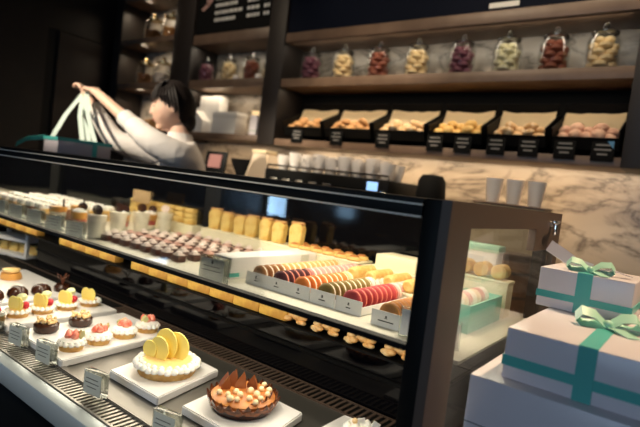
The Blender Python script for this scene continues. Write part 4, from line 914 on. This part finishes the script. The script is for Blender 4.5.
def addball(c, s, rot=(0, 0, 0)):
    r = bmesh.ops.create_uvsphere(hb, u_segments=12, v_segments=8, radius=1.0, matrix=Rhead @ TR(c, rot, s))
addball((0.094, 0, -0.020), (0.012, 0.010, 0.009)); addball((0.089, 0, 0.0), (0.009, 0.007, 0.026), (0, -0.3, 0))
addball((0.056, 0, -0.086), (0.025, 0.024, 0.020)); addball((0.079, 0, -0.052), (0.009, 0.018, 0.010))
for s in (-1, 1): addball((-0.006, s * 0.071, -0.005), (0.017, 0.008, 0.028), (0, 0.2, 0)); addball((0.043, s * 0.031, -0.030), (0.026, 0.026, 0.034))
def hand(wrist, palm, dirn, side, curl):
    """palm block, four fingers and a thumb as chains"""
    d_ = (palm - wrist).normalized(); n = Vector(side).normalized(); s_ = d_.cross(n).normalized()
    vs, es, rs = [wrist, wrist + d_ * 0.035, wrist + d_ * 0.07], [(0, 1), (1, 2)], [0.021, (0.030, 0.018), (0.034, 0.016)]
    pm_ = skin_mesh('palm', vs, es, rs, M['skin'], 2); tmp = hb; tmp.from_mesh(pm_)
    for k, (off, ln) in enumerate([(-0.027, 0.066), (-0.009, 0.075), (0.009, 0.071), (0.027, 0.055)]):
        p0 = wrist + d_ * 0.055 + s_ * off
        a1, a2, a3 = curl * 0.45, curl * 1.2, curl * 1.75
        q1_ = p0 + d_ * 0.02; q2 = q1_ + (d_ * math.cos(a1) + n * math.sin(a1)) * ln * 0.45
        q3 = q2 + (d_ * math.cos(a2) + n * math.sin(a2)) * ln * 0.32; q4 = q3 + (d_ * math.cos(a3) + n * math.sin(a3)) * ln * 0.26
        tmp.from_mesh(skin_mesh('finger', [p0, q1_, q2, q3, q4], [(0, 1), (1, 2), (2, 3), (3, 4)], [0.0095, 0.0095, 0.0088, 0.0080, 0.0068], M['skin'], 1))
    p0 = wrist + d_ * 0.02 - s_ * 0.020
    q1_ = p0 + (-s_ * 0.7 + d_ * 0.7 + n * 0.3).normalized() * 0.032; q2 = q1_ + (d_ * 0.8 + n * 0.5 - s_ * 0.2).normalized() * 0.030; q3 = q2 + (d_ * 0.7 + n * 0.7 + s_ * 0.2).normalized() * 0.022
    tmp.from_mesh(skin_mesh('thumb', [p0, q1_, q2, q3], [(0, 1), (1, 2), (2, 3)], [0.012, 0.011, 0.0095, 0.0075], M['skin'], 1))
hand(LWR + (LH - LWR) * 0.25, LH, None, (-0.2, 0.1, -1.0), 0.75)
hand(RWR + (RH - RWR) * 0.25, RH, None, (-0.4, -0.3, -0.9), 0.85)
bo = obj('body', hb, M['skin'], None)
md = bo.modifiers.new('remesh', 'REMESH'); md.mode = 'VOXEL'; md.voxel_size = 0.004; md.use_smooth_shade = True
md = bo.modifiers.new('smooth', 'SMOOTH'); md.factor = 0.5; md.iterations = 2
dg = bpy.context.evaluated_depsgraph_get(); dg.update()
bme = bpy.data.meshes.new_from_object(bo.evaluated_get(dg)); bpy.data.objects.remove(bo)
bme.materials.clear(); bme.materials.append(M['skin']); bme.shade_smooth()
bo = link('body', bme, wp)
# shirt
def off(pairs, ex): return [(a, r + ex) for a, r in pairs]
SV = [W(0, 0, 0.84), W(0, 0, 1.0), W(0, 0, 1.15), W(-0.01, 0, 1.215), W(0.020, 0, 1.315), LS, (LS + LE) / 2, LE, LE + (LWR - LE) * 0.25, LE + (LWR - LE) * 0.48,
      RS, (RS + RE) / 2, RE, RE + (RWR - RE) * 0.45, RE + (RWR - RE) * 0.82]
SE = [(0, 1), (1, 2), (2, 3), (3, 4), (3, 5), (5, 6), (6, 7), (7, 8), (8, 9), (3, 10), (10, 11), (11, 12), (12, 13), (13, 14)]
SR = [0.14, 0.125, 0.125, 0.118, 0.062, 0.070, 0.066, 0.060, 0.053, 0.046, 0.070, 0.066, 0.058, 0.050, 0.043]
sm_ = skin_mesh('shirt', SV, SE, SR, M['shirt'], 2, 0); so = link('shirt', sm_, wp)
b = BM(); lathe(b, [(0.098, -0.050), (0.078, -0.022), (0.062, 0.0), (0.056, 0.026), (0.052, 0.026), (0.057, 0.0), (0.072, -0.024), (0.092, -0.052)], 22, W(0.026, 0, 1.335), (0, 0, 0)); obj('collar', b, M['shirt'], so)
for E0, WR, k in ((LE, LWR, 0.48), (RE, RWR, 0.82)):
    p = E0 + (WR - E0) * k; dd = (WR - E0).normalized()
    b = BM(); tube(b, [p - dd * 0.03, p + dd * 0.028], [0.041, 0.039], 16); obj('cuff', b, M['shirt'], so)
TV = [W(0, 0, 0.90), W(0, 0.085, 0.80), W(0.01, 0.095, 0.45), W(-0.01, 0.10, 0.08), W(0, -0.085, 0.80), W(0.01, -0.095, 0.45), W(-0.01, -0.10, 0.08)]
tm_ = skin_mesh('trousers', TV, [(0, 1), (1, 2), (2, 3), (0, 4), (4, 5), (5, 6)], [0.15, 0.115, 0.08, 0.06, 0.115, 0.08, 0.06], M['trouser'], 2, 0); link('trousers', tm_, wp)
# hair: cap, fringe, side lock and a low bun
hr = BM()
r_ = bmesh.ops.create_uvsphere(hr, u_segments=72, v_segments=52, radius=1.0)['verts']
kill = []
for v in r_:
    x, y, z = v.co
    if z < -0.62 or (x > 0.42 and z < 0.42) or (x > -0.22 and z < 0.02) or (x > 0.1 and z < 0.25): kill.append(v)
    wv = 1 + 0.012 * math.sin(math.atan2(y, x) * 26)
    v.co = Rhead @ Vector((x * 0.104 * wv - 0.006, y * 0.082 * wv, z * 0.125 * wv + 0.002))
bmesh.ops.delete(hr, geom=kill, context='VERTS')
bmesh.ops.solidify(hr, geom=hr.faces[:], thickness=0.008)
bmesh.ops.create_uvsphere(hr, u_segments=18, v_segments=12, radius=1.0, matrix=Rhead @ TR((-0.072, 0, -0.065), (0, 0, 0), (0.034, 0.052, 0.050)))
for k in range(19):
    y = -0.060 + 0.00667 * k; jit = 0.006 * math.sin(k * 2.7)
    tube(hr, [Rhead @ Vector((0.020, y * 0.75, 0.117)), Rhead @ Vector((0.060 - 5 * y * y, y * 0.9, 0.096)), Rhead @ Vector((0.0815 - 7 * y * y, y, 0.066)), Rhead @ Vector((0.0905 - 8.5 * y * y, y * 1.06 + 0.002 * math.sin(k), 0.034 + jit))], [0.008, 0.0075, 0.0065, 0.002], 7)
for s in (-1, 1):
    for k in range(6):
        x = 0.045 - 0.014 * k; l_ = 0.071 + 0.002 * k
        tube(hr, [Rhead @ Vector((x * 0.8, s * 0.055, 0.085)), Rhead @ Vector((x, s * (l_ + 0.001), 0.045)), Rhead @ Vector((x - 0.006, s * (l_ + 0.003), 0.018 - 0.012 * k + 0.01 * (k % 2)))], [0.009, 0.009, 0.003], 7)
obj('hair', hr, M['hair'], wp)
for s in (-1, 1):
    b = BM(); bmesh.ops.create_uvsphere(b, u_segments=10, v_segments=8, radius=1.0, matrix=Rhead @ TR((0.0785, s * 0.027, 0.008), (0, 0, 0), (0.005, 0.013, 0.0034))); obj('eye', b, M['eye'], wp)
    b = BM(); tube(b, [Rhead @ Vector((0.083, s * 0.014, 0.030)), Rhead @ Vector((0.083, s * 0.028, 0.034)), Rhead @ Vector((0.074, s * 0.043, 0.029))], [0.002, 0.003, 0.0015], 6); obj('eyebrow', b, M['hair'], wp)
b = BM(); bmesh.ops.create_uvsphere(b, u_segments=12, v_segments=8, radius=1.0, matrix=Rhead @ TR((0.0875, 0, -0.053), (0, 0, 0), (0.004, 0.016, 0.006))); obj('lips', b, M['lip'], wp)
# ribbon handles from the hands down to the box (parts of the bag)
Bm = Matrix.Translation((-2.2, 1.13, 1.2)) @ Matrix.Rotation(-0.05, 4, 'Z'); Bi = Bm.inverted()
grip = Bi @ (WO + LH + Vector((-0.02, 0.0, -0.035))); 
grip2 = Bi @ (WO + RH + Vector((-0.01, 0.0, -0.03)))
for (g_, foot, m_) in [(grip2, (-BX, -BY + 0.03, BH), 'ribbon_pale'), (grip2, (BX, -BY + 0.10, BH), 'ribbon_pale'), (grip, (BX, 0.04, BH), 'ribbon_pale'), (grip, (-BX, 0.08, BH), 'ribbon_pale')]:
    f_ = Vector(foot); md = (g_ + f_) / 2 + Vector((0, -0.012, 0))
    b = BM(); strip(b, [g_ + Vector((0, 0, 0.01)), md, f_], 0.02, (0.5, 0.85, 0)); obj('ribbon_handle', b, M[m_], bg)
b = BM(); strip(b, [(-BX, -BY, BH), (-BX - 0.02, -BY - 0.06, BH - 0.015), (-BX - 0.02, -BY - 0.10, BH - 0.045)], 0.022, (0.5, 0.1, 1)); obj('ribbon_end', b, M['teal'], bg)

# ------------------------------------------------------------------ light
def area(name, loc, rot, sx, sy, power, col, spread=PI):
    l = bpy.data.lights.new(name, 'AREA'); l.shape = 'RECTANGLE'; l.size = sx; l.size_y = sy; l.energy = power; l.color = col; l.spread = spread
    o = bpy.data.objects.new(name, l); COL.objects.link(o); o.location = loc; o.rotation_euler = rot; return o
WARM = (1.0, 0.80, 0.56); NEUT = (1.0, 0.88, 0.68); AMB = (1.0, 0.72, 0.44)
area('case_top_light', (-1.85, 0.98, 1.188), (0, 0, 0), 3.2, 0.10, 13, NEUT)
area('case_rear_light', (-1.85, 1.22, 1.188), (0, 0, 0), 3.2, 0.05, 3.5, WARM)
area('deck_light', (-1.45, 0.66, 0.994), (0, 0, 0), 2.3, 0.05, 3.2, NEUT)
area('bin_light', (-1.15, 2.25, 1.732), (0, 0, 0), 1.7, 0.06, 1.8, WARM)
area('splashback_light', (-1.1, 2.30, 1.396), (math.radians(12), 0, 0), 1.8, 0.06, 6.5, AMB)
area('jar_light', (-1.15, 2.225, 1.992), (math.radians(30), 0, 0), 1.7, 0.04, 1.8, NEUT)
area('middle_bay_light', (-2.52, 2.27, 1.742), (0, 0, 0), 0.66, 0.06, 1.3, WARM)
area('middle_jar_light', (-2.52, 2.24, 2.03), (0, 0, 0), 0.66, 0.04, 0.8, NEUT)
area('middle_counter_light', (-2.52, 2.27, 1.412), (0, 0, 0), 0.66, 0.06, 1.4, AMB)
for z in (2.415, 2.085, 1.75): area('narrow_bay_light', (-3.55, 2.26, z), (0, math.radians(-15), 0), 0.3, 0.05, 1.3, WARM)
def spot(name, loc, to, power, ang, col, r=0.06):
    l = bpy.data.lights.new(name, 'SPOT'); l.energy = power; l.spot_size = math.radians(ang); l.spot_blend = 0.6; l.color = col; l.shadow_soft_size = r
    o = bpy.data.objects.new(name, l); COL.objects.link(o); o.location = loc
    o.rotation_euler = (Vector(to) - Vector(loc)).to_track_quat('-Z', 'Y').to_euler(); return o
spot('unseen_spot', (-2.5, -0.7, 2.8), (-2.15, 1.45, 1.42), 520, 22, NEUT)  # added to brighten the woman, without a fixture
spot('unseen_spot', (-0.2, 1.6, 2.85), (-0.9, 2.43, 1.1), 26, 60, WARM)
spot('unseen_spot', (-1.0, 0.7, 2.85), (-1.0, 2.35, 1.75), 60, 75, WARM)
spot('unseen_spot', (-2.6, 0.8, 2.85), (-2.7, 2.35, 1.75), 32, 60, WARM)
spot('unseen_spot', (-1.5, 1.3, 2.85), (-1.45, 2.0, 1.3), 100, 50, WARM)  # added to brighten the cups on the espresso machine
spot('unseen_spot', (0.35, 1.6, 2.85), (-0.05, 0.98, 1.05), 200, 36, AMB)
spot('unseen_spot', (-0.75, -0.55, 2.85), (-0.95, 0.62, 0.80), 100, 34, NEUT, 0.10)
w = bpy.data.worlds.new('world'); scene.world = w; w.use_nodes = True
w.node_tree.nodes['Background'].inputs[0].default_value = (0.4, 0.5, 0.6, 1); w.node_tree.nodes['Background'].inputs[1].default_value = 0.05

scene.view_settings.view_transform = 'Standard'; scene.view_settings.look = 'None'
scene.view_settings.gamma = 1.0; scene.view_settings.exposure = 0.15; scene.view_settings.use_curve_mapping = False
scene.cycles.use_denoising = True
scene.cycles.caustics_reflective = False; scene.cycles.caustics_refractive = False
scene.cycles.transparent_max_bounces = 24; scene.cycles.sample_clamp_indirect = 6.0
